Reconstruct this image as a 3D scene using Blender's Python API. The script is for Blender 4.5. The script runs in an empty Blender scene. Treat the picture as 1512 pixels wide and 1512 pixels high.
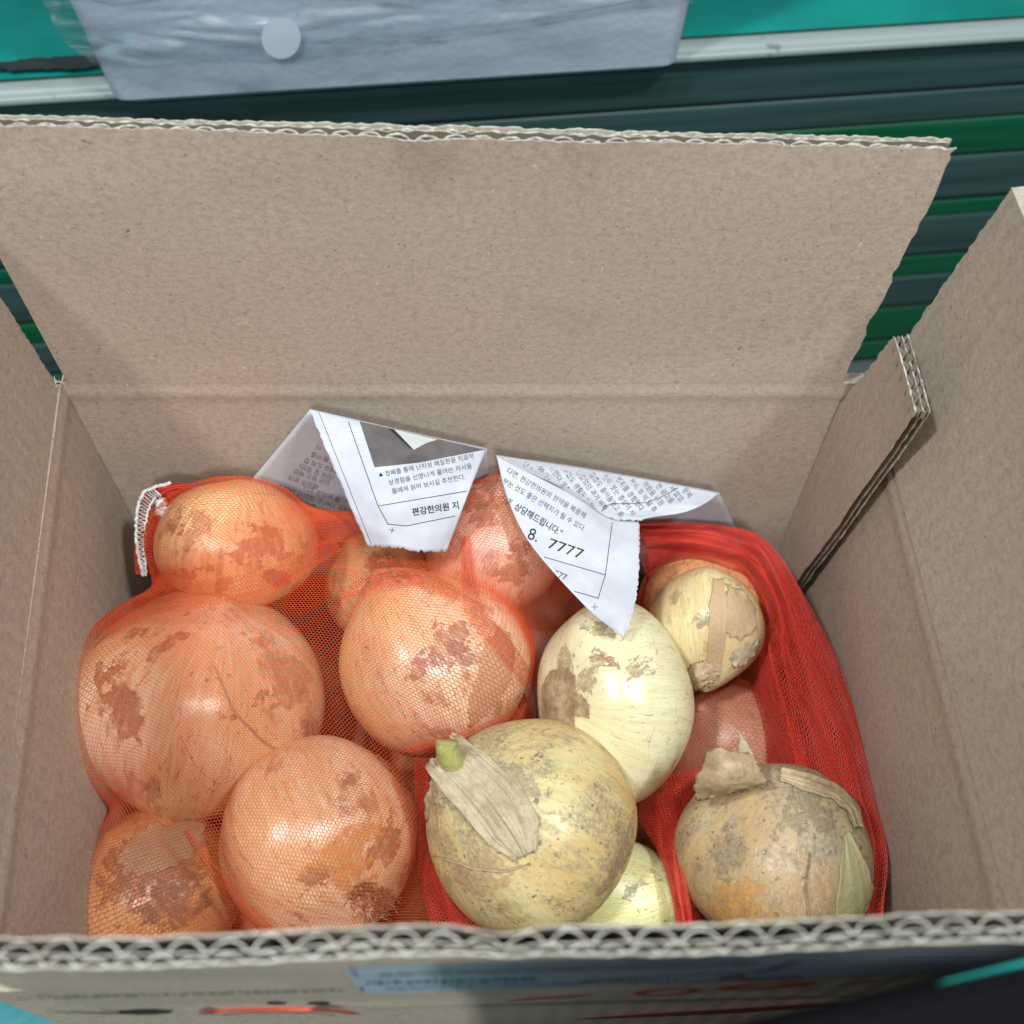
import bpy, bmesh, math, random
import numpy as np
from mathutils import Vector, Matrix, noise as mnoise
from mathutils.bvhtree import BVHTree

random.seed(7); rng = np.random.default_rng(7)
S = bpy.context.scene
COL = S.collection
# ------------------------------------------------------------------ camera
CAM_Z = 0.58
PITCH = math.radians(56.0)
cam = bpy.data.objects.new('camera', bpy.data.cameras.new('camera'))
COL.objects.link(cam)
cam.location = (0, 0, CAM_Z)
cam.rotation_euler = (math.pi / 2 - PITCH, 0, 0)
cam.data.sensor_width = 36; cam.data.lens = 36
cam.data.clip_start = 0.01; cam.data.clip_end = 50
cam.data.dof.use_dof = True
cam.data.dof.focus_distance = 0.362
cam.data.dof.aperture_fstop = 10.5
S.camera = cam
# ------------------------------------------------------------------ world and lamps
wd = bpy.data.worlds.new("World"); S.world = wd; wd.use_nodes = True
bg = wd.node_tree.nodes['Background']
bg.inputs[0].default_value = (0.80, 0.92, 1.0, 1); bg.inputs[1].default_value = 0.115

def area(name, loc, target, size, power, col):
    l = bpy.data.lights.new(name, 'AREA'); l.shape = 'DISK'; l.size = size; l.energy = power; l.color = col
    o = bpy.data.objects.new(name, l); COL.objects.link(o); o.location = loc
    o.rotation_euler = (Vector(target) - Vector(loc)).to_track_quat('-Z', 'Y').to_euler()
    return o
LAMP = (0.93, 0.975, 1.0)
area('ceiling_lamp', (-0.64, -0.12, 1.70), (0, 0.17, 0.2), 0.14, 14.8, LAMP)
area('ceiling_lamp', (0.66, -0.14, 1.68), (0, 0.17, 0.2), 0.14, 14.8, LAMP)
area('ceiling_lamp', (0.06, -0.16, 1.80), (0, 0.17, 0.2), 0.16, 8.0, LAMP)
area('ceiling_lamp', (0.10, -1.05, 1.50), (0, 0.08, 0.25), 0.2, 12.0, LAMP)
S.view_settings.view_transform = 'Standard'; S.view_settings.look = 'None'
S.view_settings.exposure = 0.0; S.view_settings.gamma = 1.0
S.render.engine = 'CYCLES'
S.cycles.use_denoising = True
S.cycles.max_bounces = 8; S.cycles.transparent_max_bounces = 16

# ------------------------------------------------------------------ pixel helpers (photo is 1512 px square)
cp, sp = math.cos(PITCH), math.sin(PITCH)
FWD = np.array([0, cp, -sp]); DWN = np.array([0, -sp, -cp]); RGT = np.array([1.0, 0, 0]); CP = np.array([0, 0, CAM_Z])
def ray(px, py):
    return FWD + (px - 756) / 1512 * RGT + (py - 756) / 1512 * DWN
def P(px, py, t): return CP + t * ray(px, py)
def onY(px, py, Y):
    d = ray(px, py); return CP + d * (Y / d[1])
def onZ(px, py, Z):
    d = ray(px, py); return CP + d * ((Z - CAM_Z) / d[2])
def onX(px, py, X):
    d = ray(px, py); return CP + d * (X / d[0])
def tY(px, py, Y): return Y / ray(px, py)[1]

# ------------------------------------------------------------------ scene helpers
def tag(o, label=None, cat=None, group=None, kind=None):
    if label: o['label'] = label
    if cat: o['category'] = cat
    if group: o['group'] = group
    if kind: o['kind'] = kind
    return o
def link(name, me, mat=None, parent=None, smooth=True):
    o = bpy.data.objects.new(name, me); COL.objects.link(o)
    if mat is not None:
        for m in (mat if isinstance(mat, (list, tuple)) else [mat]): me.materials.append(m)
    if parent is not None: o.parent = parent
    if smooth: me.shade_smooth()
    return o
def empty(name, loc=(0, 0, 0)):
    o = bpy.data.objects.new(name, None); COL.objects.link(o); o.location = loc; o.empty_display_size = 0.02
    return o
def mesh_np(name, V, Q):
    """quads mesh from numpy"""
    V = np.ascontiguousarray(V, dtype=np.float32); Q = np.ascontiguousarray(Q, dtype=np.int32)
    me = bpy.data.meshes.new(name)
    me.vertices.add(len(V)); me.vertices.foreach_set('co', V.ravel())
    k = Q.shape[1]
    me.loops.add(Q.size); me.loops.foreach_set('vertex_index', Q.ravel())
    me.polygons.add(len(Q)); me.polygons.foreach_set('loop_start', np.arange(0, Q.size, k, dtype=np.int32))
    me.update(calc_edges=True); me.validate()
    return me
def grid_faces(n, m, wrap=False, base=0):
    """n rows, m cols"""
    i, j = np.meshgrid(np.arange(n - 1), np.arange(m if wrap else m - 1), indexing='ij')
    a = i * m + j; b = i * m + (j + 1) % m; c = (i + 1) * m + (j + 1) % m; d = (i + 1) * m + j
    return np.stack([a, b, c, d], -1).reshape(-1, 4) + base
def bm_obj(name, bm, mat=None, parent=None, smooth=False):
    me = bpy.data.meshes.new(name); bm.normal_update(); bm.to_mesh(me); bm.free()
    return link(name, me, mat, parent, smooth)
def catmull(G, fu, fv):
    """cubic sample of a grid of points G (n,m,3) at float indices"""
    n, m = G.shape[:2]
    fu = np.clip(fu, 0, n - 1.0001); fv = np.clip(fv, 0, m - 1.0001)
    iu = np.floor(fu).astype(int); iv = np.floor(fv).astype(int); a = fu - iu; b = fv - iv
    def w(t): return [(-t + 2 * t * t - t ** 3) / 2, (2 - 5 * t * t + 3 * t ** 3) / 2, (t + 4 * t * t - 3 * t ** 3) / 2, (-t * t + t ** 3) / 2]
    def get(i, j):
        # linear extrapolation past the rims
        ic = np.clip(i, 0, n - 1); jc = np.clip(j, 0, m - 1)
        p = G[ic, jc]
        ii = np.clip(2 * ic - i, 0, n - 1); jj = np.clip(2 * jc - j, 0, m - 1)
        return np.where(((ic != i) | (jc != j))[..., None], 2 * p - G[ii, jj], p)
    wu, wv = w(a), w(b)
    out = 0
    for x in range(4):
        for y in range(4):
            out = out + get(iu + x - 1, iv + y - 1) * (wu[x] * wv[y])[..., None]
    return out
def n3(v, s=1.0, seed=0.0):
    return mnoise.noise(Vector((v[0] * s + seed, v[1] * s - seed * .7, v[2] * s + seed * 1.3)))
def tube_arrays(path, rad, sides=6):
    path = np.asarray(path, float); n = len(path)
    rad = np.broadcast_to(rad, n)
    T = np.gradient(path, axis=0); T /= np.linalg.norm(T, axis=1)[:, None] + 1e-12
    up = np.array([0.13, 0.31, 0.94]); V = []
    for p, t, r in zip(path, T, rad):
        b = np.cross(t, up); b /= np.linalg.norm(b) + 1e-9; c = np.cross(b, t)
        for k in range(sides):
            a = 2 * math.pi * k / sides; V.append(p + r * (math.cos(a) * b + math.sin(a) * c))
    return np.array(V), grid_faces(n, sides, True)
def tubes(name, paths, rads, mat, parent=None, sides=6):
    Vs, Qs, base = [], [], 0
    for p, r in zip(paths, rads):
        v, q = tube_arrays(p, r, sides); Vs.append(v); Qs.append(q + base); base += len(v)
    return link(name, mesh_np(name, np.concatenate(Vs), np.concatenate(Qs)), mat, parent)

# ------------------------------------------------------------------ materials
class N:
    def __init__(s, name):
        s.m = bpy.data.materials.new(name); s.m.use_nodes = True
        s.t = s.m.node_tree; s.b = s.t.nodes['Principled BSDF']; s.out = s.t.nodes['Material Output']
    def node(s, typ, **kw):
        n = s.t.nodes.new(typ)
        for k, v in kw.items(): setattr(n, k, v)
        return n
    def set(s, sock, v):
        if isinstance(v, bpy.types.NodeSocket): s.t.links.new(v, sock)
        else: sock.default_value = v
    def coord(s): return s.node('ShaderNodeTexCoord').outputs['Object']
    def mapping(s, vec, scale=(1, 1, 1), loc=(0, 0, 0), rot=(0, 0, 0)):
        n = s.node('ShaderNodeMapping'); s.set(n.inputs['Vector'], vec)
        n.inputs['Scale'].default_value = scale; n.inputs['Location'].default_value = loc; n.inputs['Rotation'].default_value = rot
        return n.outputs[0]
    def noise(s, vec, scale, detail=2, rough=.5, dist=0.0):
        n = s.node('ShaderNodeTexNoise'); s.set(n.inputs['Vector'], vec)
        n.inputs['Scale'].default_value = scale; n.inputs['Detail'].default_value = detail
        n.inputs['Roughness'].default_value = rough; n.inputs['Distortion'].default_value = dist
        return n.outputs['Fac']
    def ramp(s, fac, a, b, va=0.0, vb=1.0):
        n = s.node('ShaderNodeMapRange'); n.interpolation_type = 'SMOOTHSTEP'
        s.set(n.inputs[0], fac); n.inputs[1].default_value = a; n.inputs[2].default_value = b
        n.inputs[3].default_value = va; n.inputs[4].default_value = vb
        return n.outputs[0]
    def math(s, op, a, b=0.0):
        n = s.node('ShaderNodeMath', operation=op); s.set(n.inputs[0], a); s.set(n.inputs[1], b); return n.outputs[0]
    def mix(s, fac, a, b):
        n = s.node('ShaderNodeMix', data_type='RGBA')
        s.set(n.inputs[0], fac)
        for sock, v in ((n.inputs[6], a), (n.inputs[7], b)):
            s.set(sock, v if isinstance(v, bpy.types.NodeSocket) else (*v, 1))
        return n.outputs[2]
    def color(s, c): s.set(s.b.inputs['Base Color'], c if isinstance(c, bpy.types.NodeSocket) else (*c, 1)); return s
    def rough(s, v): s.set(s.b.inputs['Roughness'], v); return s
    def bump(s, h, strength, dist):
        n = s.node('ShaderNodeBump'); s.set(n.inputs['Height'], h)
        n.inputs['Strength'].default_value = strength; n.inputs['Distance'].default_value = dist
        s.t.links.new(n.outputs[0], s.b.inputs['Normal']); return s
def simple(name, col, rough=.6, spec=.5):
    m = N(name).color(col).rough(rough); m.b.inputs['Specular IOR Level'].default_value = spec
    return m.m

def kraft(name, base=(0.44, 0.36, 0.285), stretch=(1, 1, 1), fl=(1, 0, 0)):
    m = N(name); c = m.coord(); cs = m.mapping(c, stretch)
    blot = m.noise(c, 9, 3, .55); fine = m.noise(cs, 1150, 3, .65); mid = m.noise(cs, 430, 4, .65)
    col = m.mix(m.ramp(blot, .3, .7), tuple(x * .95 for x in base), tuple(x * 1.05 for x in base))
    col = m.mix(m.ramp(mid, .35, .7), tuple(x * 1.08 for x in base), tuple(x * 0.80 for x in base))
    col = m.mix(.8, m.mix(m.ramp(blot, .3, .7), tuple(x * .95 for x in base), tuple(x * 1.05 for x in base)), col)
    col = m.mix(m.ramp(fine, .45, .75, 0, .7), col, tuple(x * 1.3 for x in base))
    dark = m.noise(m.mapping(cs, (1, 1, 1), (3, 1, 2)), 800, 2, .5, 1.0)
    col = m.mix(m.ramp(dark, .65, .71, 0, .6), col, tuple(x * .42 for x in base))
    dk2 = m.noise(m.mapping(c, (1, 1, 1), (9, 5, 2)), 420, 1, .5, 1.2)
    col = m.mix(m.ramp(dk2, .765, .79, 0, .7), col, (0.10, 0.075, 0.055))
    lite = m.noise(m.mapping(c, (1, 1, 1), (5, 9, 7)), 480, 1, .5, 1.0)
    col = m.mix(m.ramp(lite, .75, .78, 0, .7), col, (0.68, 0.60, 0.50))
    scuff = m.noise(m.mapping(c, (4, 4, 1)), 16, 6, .7, .8)
    col = m.mix(m.ramp(scuff, .60, .72, 0, .22), col, tuple(x * 1.35 for x in base))
    smut = m.noise(m.mapping(c, (1, 1, 1), (4, 2, 7)), 22, 5, .65)
    col = m.mix(m.ramp(smut, .60, .78, 0, .30), col, tuple(x * .62 for x in base))
    wv = m.node('ShaderNodeVectorMath', operation='DOT_PRODUCT'); m.set(wv.inputs[0], c); wv.inputs[1].default_value = tuple(v * 795 for v in fl)
    wl = m.math('SINE', m.math('ADD', wv.outputs['Value'], m.math('MULTIPLY', blot, 3.0)))
    m.color(col).rough(.88).bump(m.math('ADD', m.math('MULTIPLY', wl, .7), m.math('ADD', fine, mid)), .22, .0003)
    m.b.inputs['Specular IOR Level'].default_value = .2
    return m.m
M_KRAFT = kraft('kraft_card', stretch=(.8, 1, 1.15), fl=(1, 0, 0))
M_KRAFT_SIDE = kraft('kraft_card_side', stretch=(1, .85, 1.1), fl=(0, 1, 0))
M_KRAFT_OUT = kraft('kraft_card_outside', base=(0.52, 0.455, 0.35))
_m = N('raw_card_edge'); _c = _m.coord()
_m.color(_m.mix(_m.ramp(_m.noise(_c, 500, 3), .35, .65), (0.32, 0.30, 0.24), (0.54, 0.525, 0.45))).rough(.95); M_RAW = _m.m
M_FLUTE_IN = simple('flute_paper', (0.20, 0.175, 0.135), .95, .1)
M_RIM = kraft('cut_rim', base=(0.40, 0.355, 0.285))

# ------------------------------------------------------------------ the setting: platform, floor, counter behind
m = N('teal_tarp'); c = m.coord()
m.color(m.mix(m.ramp(m.noise(c, 14, 4), .35, .7), (0.0, 0.165, 0.14), (0.003, 0.24, 0.20))).rough(m.ramp(m.noise(c, 30, 3), .3, .7, .3, .5)).bump(m.noise(c, 25, 3), .3, .004)
M_TEAL = m.m
m = N('cyan_tarp'); c = m.coord()
m.color(m.mix(m.ramp(m.noise(c, 20, 4), .35, .7), (0.01, 0.22, 0.25), (0.02, 0.28, 0.31))).rough(.4).bump(m.noise(c, 60, 3), .3, .002)
M_CYAN = m.m
m = N('concrete_floor'); c = m.coord()
m.color(m.mix(m.noise(c, 30, 6), (0.035, 0.06, 0.055), (0.06, 0.085, 0.08))).rough(.7); M_FLOOR = m.m

def sheet(name, x0, x1, y0, y1, z, mat, nx=2, ny=2, amp=0, fs=5):
    xs = np.linspace(x0, x1, nx); ys = np.linspace(y0, y1, ny)
    V = [(x, y, z + (amp * n3((x, y, 0), fs) if amp else 0)) for y in ys for x in xs]
    return link(name, mesh_np(name, np.array(V), grid_faces(ny, nx)), mat)
tag(sheet('floor', -3, 3, -2, 4, 0.0, M_FLOOR), kind='structure')
def slab(name, lo, hi, mat, parent=None, bev=0.0, seg=2):
    bm = bmesh.new(); bmesh.ops.create_cube(bm, size=1)
    for v in bm.verts: v.co = Vector([lo[k] + (v.co[k] + .5) * (hi[k] - lo[k]) for k in range(3)])
    if bev: bmesh.ops.bevel(bm, geom=bm.edges[:], offset=bev, segments=seg, affect='EDGES', profile=.5)
    return bm_obj(name, bm, mat, parent, smooth=False)
PLAT = 0.08
tag(slab('platform', (-.75, -.04, 0.002), (.75, .292, PLAT), M_CYAN, bev=.006), kind='structure')

# counter behind the box, turned by 6.2 degrees
RZ = CAM_Z - 0.32                 # height of the lower rail edge
CA = math.atan2(.059, .544)
CORG = np.array([-.264, .471, 0.0])
CX = np.array([math.cos(CA), math.sin(CA), 0]); CN = np.array([-math.sin(CA), math.cos(CA), 0])
def onC(px, py, off=0.0):
    """point of the photo on the counter's front plane, moved back by off"""
    d = ray(px, py); q = CORG + CN * off
    return CP + d * (np.dot(q - CP, CN) / np.dot(d, CN))
counter = empty('market_counter', (CORG[0], CORG[1], 0)); counter.rotation_euler = (0, 0, CA)
tag(counter, 'low counter behind the cardboard box, slats painted with green-grey reflections, white metal rail, teal top', 'counter')
def glossy_slat(name, c1, c2, rough):
    m = N(name); c = m.coord(); f = m.noise(m.mapping(c, (2, 8, 60)), 3, 3)
    m.color(m.mix(m.ramp(f, .3, .7), c1, c2)).rough(rough); m.b.inputs['Specular IOR Level'].default_value = .35; return m.m
M_GREEN = glossy_slat('green_reflection_slat', (0.002, 0.065, 0.028), (0.004, 0.10, 0.045), .45)
M_GREY = glossy_slat('grey_reflection_slat', (0.018, 0.052, 0.048), (0.040, 0.080, 0.076), .45)
zt = RZ; k = 0
hs = [.030, .020, .026, .034, .012, .034, .018, .030, .034, .030]
cols = [M_GREY, M_GREY, M_GREEN, M_GREY, M_GREEN, M_GREY, M_GREEN, M_GREY, M_GREEN, M_GREEN]  # alternating colours paint in the soft reflections of the ribbed front
for h, mt in zip(hs, cols):
    zb = max(zt - h, 0.003)
    prof = []
    for q in range(9):
        f = q / 8; prof.append((-0.0005 * math.sin(math.pi * f), zb + .0001 + (zt - zb - .0002) * f))
    prof = [(.012, prof[0][1])] + prof + [(.012, prof[-1][1])]
    V = [(x, y, z) for (y, z) in prof for x in (-1.2, 1.8)]
    link('slat', mesh_np('slat', np.array(V), grid_faces(len(prof), 2)), mt, counter)
    zt = zb
    if zt < .01: break
slab('counter_back_board', (-1.2, .0125, 0.003), (1.8, .03, RZ), M_FLOOR, counter)
m = N('white_rail'); c = m.coord()
m.color(m.mix(m.ramp(m.noise(c, 60, 5, .6), .62, .70, 0, .8), (0.25, 0.305, 0.29), (0.10, 0.11, 0.10))).rough(.4); M_RAIL = m.m
# rail: profile with a small step
prof = [(.02, RZ), (-.004, RZ), (-.0045, RZ + .0008), (-.0045, RZ + .0034), (-.003, RZ + .0042), (.0005, RZ + .0046), (.0008, RZ + .0052), (.007, RZ + .0056), (.03, RZ + .0057)]
V = [(x, y, z) for (y, z) in prof for x in (-1.2, 1.8)]
link('rail', mesh_np('rail', np.array(V), grid_faces(len(prof), 2)), M_RAIL, counter, smooth=False)
V = []
xs = np.linspace(-1.2, 1.8, 120); ys = np.linspace(.0075, .9, 60)
for y in ys:
    for x in xs:
        V.append((x, y, RZ + .0078 + .002 * n3((x, y, 0), 7) * min(1, max(0, y - .0075) / .05)))
link('counter_top', mesh_np('counter_top', np.array(V), grid_faces(60, 120)), M_TEAL, counter)
# dark grime along the rail on the teal top
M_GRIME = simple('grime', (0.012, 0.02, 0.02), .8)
def blob_sheet(name, cx, cy, rx, ry, z, mat, parent, seed, amp=.35):
    n = 60; V = [(cx, cy, z)]
    for k in range(n):
        a = 2 * math.pi * k / n; r = 1 + amp * n3((math.cos(a), math.sin(a), seed), 2.2) + .2 * n3((math.cos(a), math.sin(a), seed + 5), 7)
        V.append((cx + rx * r * math.cos(a), cy + ry * r * math.sin(a), z + .0004))
    bm = bmesh.new(); vs = [bm.verts.new(v) for v in V]
    for k in range(n): bm.faces.new((vs[0], vs[1 + k], vs[1 + (k + 1) % n]))
    return bm_obj(name, bm, mat, parent)
def toC(p):
    d = np.asarray(p) - CORG; return np.array([d @ CX, d @ CN, p[2]])
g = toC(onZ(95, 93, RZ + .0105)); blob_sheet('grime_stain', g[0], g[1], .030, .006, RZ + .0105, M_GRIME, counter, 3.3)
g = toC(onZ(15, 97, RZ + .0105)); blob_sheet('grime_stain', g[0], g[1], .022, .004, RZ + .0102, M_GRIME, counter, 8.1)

# styrofoam box on the counter, half in a clear plastic bag
m = N('styrofoam'); c = m.coord()
vor = m.node('ShaderNodeTexVoronoi'); m.set(vor.inputs['Vector'], c); vor.inputs['Scale'].default_value = 260
m.color(m.mix(m.ramp(m.noise(c, 12, 4), .3, .7), (0.37, 0.43, 0.51), (0.42, 0.48, 0.56))).rough(.6).bump(vor.outputs['Distance'], .25, .0006)
M_FOAM = m.m
foam = empty('styrofoam_box', tuple(onC(580, 112, 0)[:2]) + (RZ + .0115,)); foam.rotation_euler = (0, 0, CA)
tag(foam, 'pale grey styrofoam box on the teal counter top, wrapped in clear plastic', 'foam box')
fl, fr = toC(onC(160, 136, -.012)), toC(onC(1003, 90, -.012))
fo = toC(np.array([foam.location.x, foam.location.y, 0]))
x0, x1 = fl[0] - fo[0], fr[0] - fo[0]; zb = min(fl[2], fr[2]) - foam.location.z
bm = bmesh.new()
def loop_rect(bm, xa, xb, ya, yb, z, r, n=5):
    out = []
    for (cx, cy, a0) in ((xb - r, yb - r, 0), (xa + r, yb - r, 90), (xa + r, ya + r, 180), (xb - r, ya + r, 270)):
        for q in range(n + 1):
            a = math.radians(a0 + 90 * q / n); out.append(bm.verts.new((cx + r * math.cos(a), cy + r * math.sin(a), z)))
    return out
zb = RZ + .0005 - foam.location.z
rings = [loop_rect(bm, x0 + .004, x1 - .004, -.008, .22, zb, .006), loop_rect(bm, x0, x1, -.012, .22, zb + .004, .008),
         loop_rect(bm, x0 - .012, x1 + .010, -.020, .235, zb + .16, .01), loop_rect(bm, x0 + .008, x1 - .010, 0, .215, zb + .16, .006), loop_rect(bm, x0 + .02, x1 - .02, .01, .2, zb + .02, .006)]
for a, b in zip(rings, rings[1:]):
    for q in range(len(a)): bm.faces.new((a[q], a[(q + 1) % len(a)], b[(q + 1) % len(a)], b[q]))
bm.faces.new(rings[0][::-1]); bm.faces.new(rings[-1])
foam_body = bm_obj('box_body', bm, M_FOAM, foam)
# the plastic film
m = N('clear_film'); c = m.coord()
tr = m.node('ShaderNodeBsdfTransparent'); tr.inputs[0].default_value = (.93, .96, .97, 1)
gl = m.node('ShaderNodeBsdfGlossy'); gl.inputs[0].default_value = (.9, .95, 1, 1); gl.inputs['Roughness'].default_value = .14
df = m.node('ShaderNodeBsdfDiffuse'); df.inputs[0].default_value = (.74, .80, .84, 1)
mx1 = m.node('ShaderNodeMixShader'); mx1.inputs[0].default_value = .45
m.t.links.new(df.outputs[0], mx1.inputs[1]); m.t.links.new(gl.outputs[0], mx1.inputs[2])
mx2 = m.node('ShaderNodeMixShader')
fac = m.ramp(m.noise(m.mapping(c, (9, 9, 30)), 3, 5, .6, 1.0), .40, .70, .12, .62)
m.set(mx2.inputs[0], fac); m.t.links.new(tr.outputs[0], mx2.inputs[1]); m.t.links.new(mx1.outputs[0], mx2.inputs[2])
m.t.links.new(mx2.outputs[0], m.out.inputs['Surface'])
M_FILM = m.m
def px_patch(ctrl, nu, nv):
    """ctrl: rows of (px,py,t); returns (nu,nv,3) points, cubic between the controls"""
    G = np.array([[P(*c) for c in row] for row in ctrl])
    fu, fv = np.meshgrid(np.linspace(0, G.shape[0] - 1, nu), np.linspace(0, G.shape[1] - 1, nv), indexing='ij')
    return catmull(G, fu, fv)
def tC(px, py, off): 
    p = onC(px, py, off); return float(np.dot(p - CP, FWD))
film_px = [[(40, -60, -.034), (140, -60, -.034), (300, -60, -.03), (500, -60, -.034), (750, -60, -.03), (1040, -60, -.034)],
           [(70, 10, -.018), (150, 12, -.026), (290, 12, -.026), (500, 10, -.030), (750, 5, -.028), (1030, -20, -.026)],
           [(100, 62, -.010), (160, 55, -.020), (300, 50, -.026), (480, 45, -.028), (740, 30, -.026), (1025, -10, -.024)],
           [(150, 98, -.006), (190, 96, -.0165), (300, 90, -.019), (450, 88, -.019), (700, 52, -.019), (1022, 0, -.022)]]
ctrl = [[(a, b, tC(a, b, o)) for (a, b, o) in row] for row in film_px]
G = px_patch(ctrl, 60, 150)
for i in range(60):
    for j in range(150):
        p = G[i, j]; w = n3(p, 26, 2) * .6 + n3((p[0] * .35, p[1], p[2] * 2.2), 60, 5) * .7
        G[i, j] = p - CN * (.0055 * abs(w) * (1 if i < 59 else .6) + .0005)
film = link('plastic_bag', mesh_np('plastic_bag', G.reshape(-1, 3), grid_faces(60, 150)), M_FILM)
tag(film, 'crinkled clear plastic bag pulled over the styrofoam box on the counter', 'plastic bag')
# round translucent patch on the film
cx, cy = 415, 56
V = [P(cx, cy, tC(cx, cy, -.0345))]
for k in range(40):
    a = 2 * math.pi * k / 40; x, y = cx + 29 * math.cos(a), cy + 31 * math.sin(a); V.append(P(x, y, tC(x, y, -.0342)))
bm = bmesh.new(); vs = [bm.verts.new(v) for v in V]
for k in range(40): bm.faces.new((vs[0], vs[1 + k], vs[1 + (k + 1) % 40]))
bm_obj('round_patch', bm, simple('patch_film', (.47, .53, .60), .4), film)

# ------------------------------------------------------------------ the cardboard box
HZ = 0.286
BX0, BX1 = -0.171, 0.136
BY0, BY1 = 0.052, 0.257
BOT = PLAT + .004
box = empty('cardboard_box', (0, .15, 0)); box.location = (-.015, .15, BOT)
tag(box, 'open brown double wall cardboard box with raised flaps, holding the onions', 'box')
INV = Matrix.Translation(-Vector(box.location))
def to_box(V): return np.asarray(V) - np.array(box.location)

def panel(name, A, B, C, D, nrm, th, mat, parent, nu=40, nv=40, bulge=0.0, seed=0, jag=0.0, raw=False, crease=False):
    """slab whose inner face is the quad A(top left) B(top right) C(bottom right) D(bottom left); nrm points to the inside"""
    A, B, C, D, nrm = map(np.asarray, (A, B, C, D, nrm))
    V = np.zeros((nv, nu, 3)); Vo = np.zeros((nv, nu, 3))
    for i in range(nv):
        f = i / (nv - 1)
        for j in range(nu):
            g = j / (nu - 1)
            if jag and j in (0, nu - 1): g += jag * (random.random() - .5) * (1 if j else -1)
            p = (A * (1 - g) + B * g) * (1 - f) + (D * (1 - g) + C * g) * f
            w = .0009 * n3(p, 14, seed) + .0016 * n3(p, 5, seed + 3)
            e = math.sin(math.pi * min(max(f, 0), 1)) * math.sin(math.pi * min(max(g, 0), 1))
            bead = .0005 * math.exp(-(((A - p) @ np.array([0, 0, 1.]) - .006) / .003) ** 2) if crease else 0      # the folded line under the flap
            V[i, j] = p + nrm * (w * min(1, .9 * e) + bulge * e + bead)
            Vo[i, j] = V[i, j] - nrm * th
    q1 = grid_faces(nv, nu); n = nv * nu; q2 = grid_faces(nv, nu)[:, ::-1] + n
    rim = [i * nu for i in range(nv)] + [(nv - 1) * nu + j for j in range(1, nu)] + [i * nu + nu - 1 for i in range(nv - 2, -1, -1)] + [j for j in range(nu - 2, 0, -1)]
    rim = np.array(rim); r2 = np.roll(rim, -1)
    q3 = np.stack([rim, r2, r2 + n, rim + n], -1)
    o = link(name, mesh_np(name, to_box(np.concatenate([V.reshape(-1, 3), Vo.reshape(-1, 3)])), np.concatenate([q1, q2, q3])), [mat, M_RIM] , parent, smooth=False)
    mi = np.zeros(len(o.data.polygons), dtype=np.int32)
    if raw:
        mi[len(q1) + len(q2):] = 1
        b0 = len(q1) + len(q2) + nv - 1; mi[b0:b0 + nu] = 0        # the hinge side is folded, not cut
    o.data.polygons.foreach_set('material_index', mi)
    sm = np.ones(len(mi), dtype=bool); sm[len(q1) + len(q2):] = False
    o.data.polygons.foreach_set('use_smooth', sm)
    o.data.set_sharp_from_angle(angle=math.radians(35))
    return o
TH = .0054
FX0, FX1 = -.141, .136          # front corners, the box narrows a little towards the front
# walls
panel('back_wall', (BX0, BY1, HZ), (BX1 - .002, BY1, HZ), (BX1 - .002, BY1 - .003, BOT), (BX0, BY1 - .003, BOT), (0, -1, 0), TH, M_KRAFT, box, 50, 110, .0, 1, crease=True)
nl = np.array([BY1 - BY0, -(BX0 - FX0) * -1, 0]); nl = np.array([(BY1 - BY0), -(BX0 - FX0), 0]); nl /= np.linalg.norm(nl)
nl = np.array([abs(nl[0]), abs(nl[1]), 0])
panel('left_wall', (FX0, BY0, HZ), (BX0 + .0005, BY1 - .0005, HZ), (BX0 + .0005, BY1 - .0035, BOT), (FX0, BY0, BOT), nl, TH, M_KRAFT_SIDE, box, 50, 110, .004, 2, crease=True)
panel('right_wall', (BX1 + .0005, BY1 - .0005, HZ), (FX1, BY0, HZ), (FX1 - .002, BY0, BOT), (BX1 - .004, BY1 - .0035, BOT), (-1, 0, 0), TH, M_KRAFT_SIDE, box, 50, 110, .003, 3, crease=True)
panel('front_wall', (FX1, BY0 - .0005, HZ), (FX0, BY0 - .0005, HZ), (FX0, BY0 - .0005, BOT), (FX1, BY0 - .0005, BOT), (0, 1, 0), TH, M_KRAFT_OUT, box, 30, 20, 0, 4)
panel('bottom_panel', (FX0, BY0, BOT + TH - .0005), (FX1, BY0, BOT + TH - .0005), (BX1, BY1, BOT + TH - .0005), (BX0, BY1, BOT + TH - .0005), (0, 0, 1), TH - .001, M_KRAFT, box, 12, 12, 0, 5)
# side flaps
FL = .095
a = math.radians(2.5)
panel('side_flap', (FX0 - FL * math.sin(a), BY0 + .004, HZ + FL), (BX0 - FL * math.sin(a), BY1 - .004, HZ + FL), (BX0, BY1 - .002, HZ + .0001), (FX0, BY0 + .002, HZ + .0001), nl, TH, M_KRAFT_SIDE, box, 40, 60, -.001, 6, jag=.006, raw=True)
a = math.radians(7.8)
panel('side_flap', (BX1 + FL * math.sin(a), BY1 - .006, HZ + FL), (FX1 + FL * math.sin(a), BY0 + .004, HZ + FL), (FX1, BY0 + .002, HZ + .0001), (BX1, BY1 - .002, HZ + .0001), (-math.cos(a), 0, -math.sin(a)), TH, M_KRAFT_SIDE, box, 40, 60, -.001, 7, jag=.006, raw=True)

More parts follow.
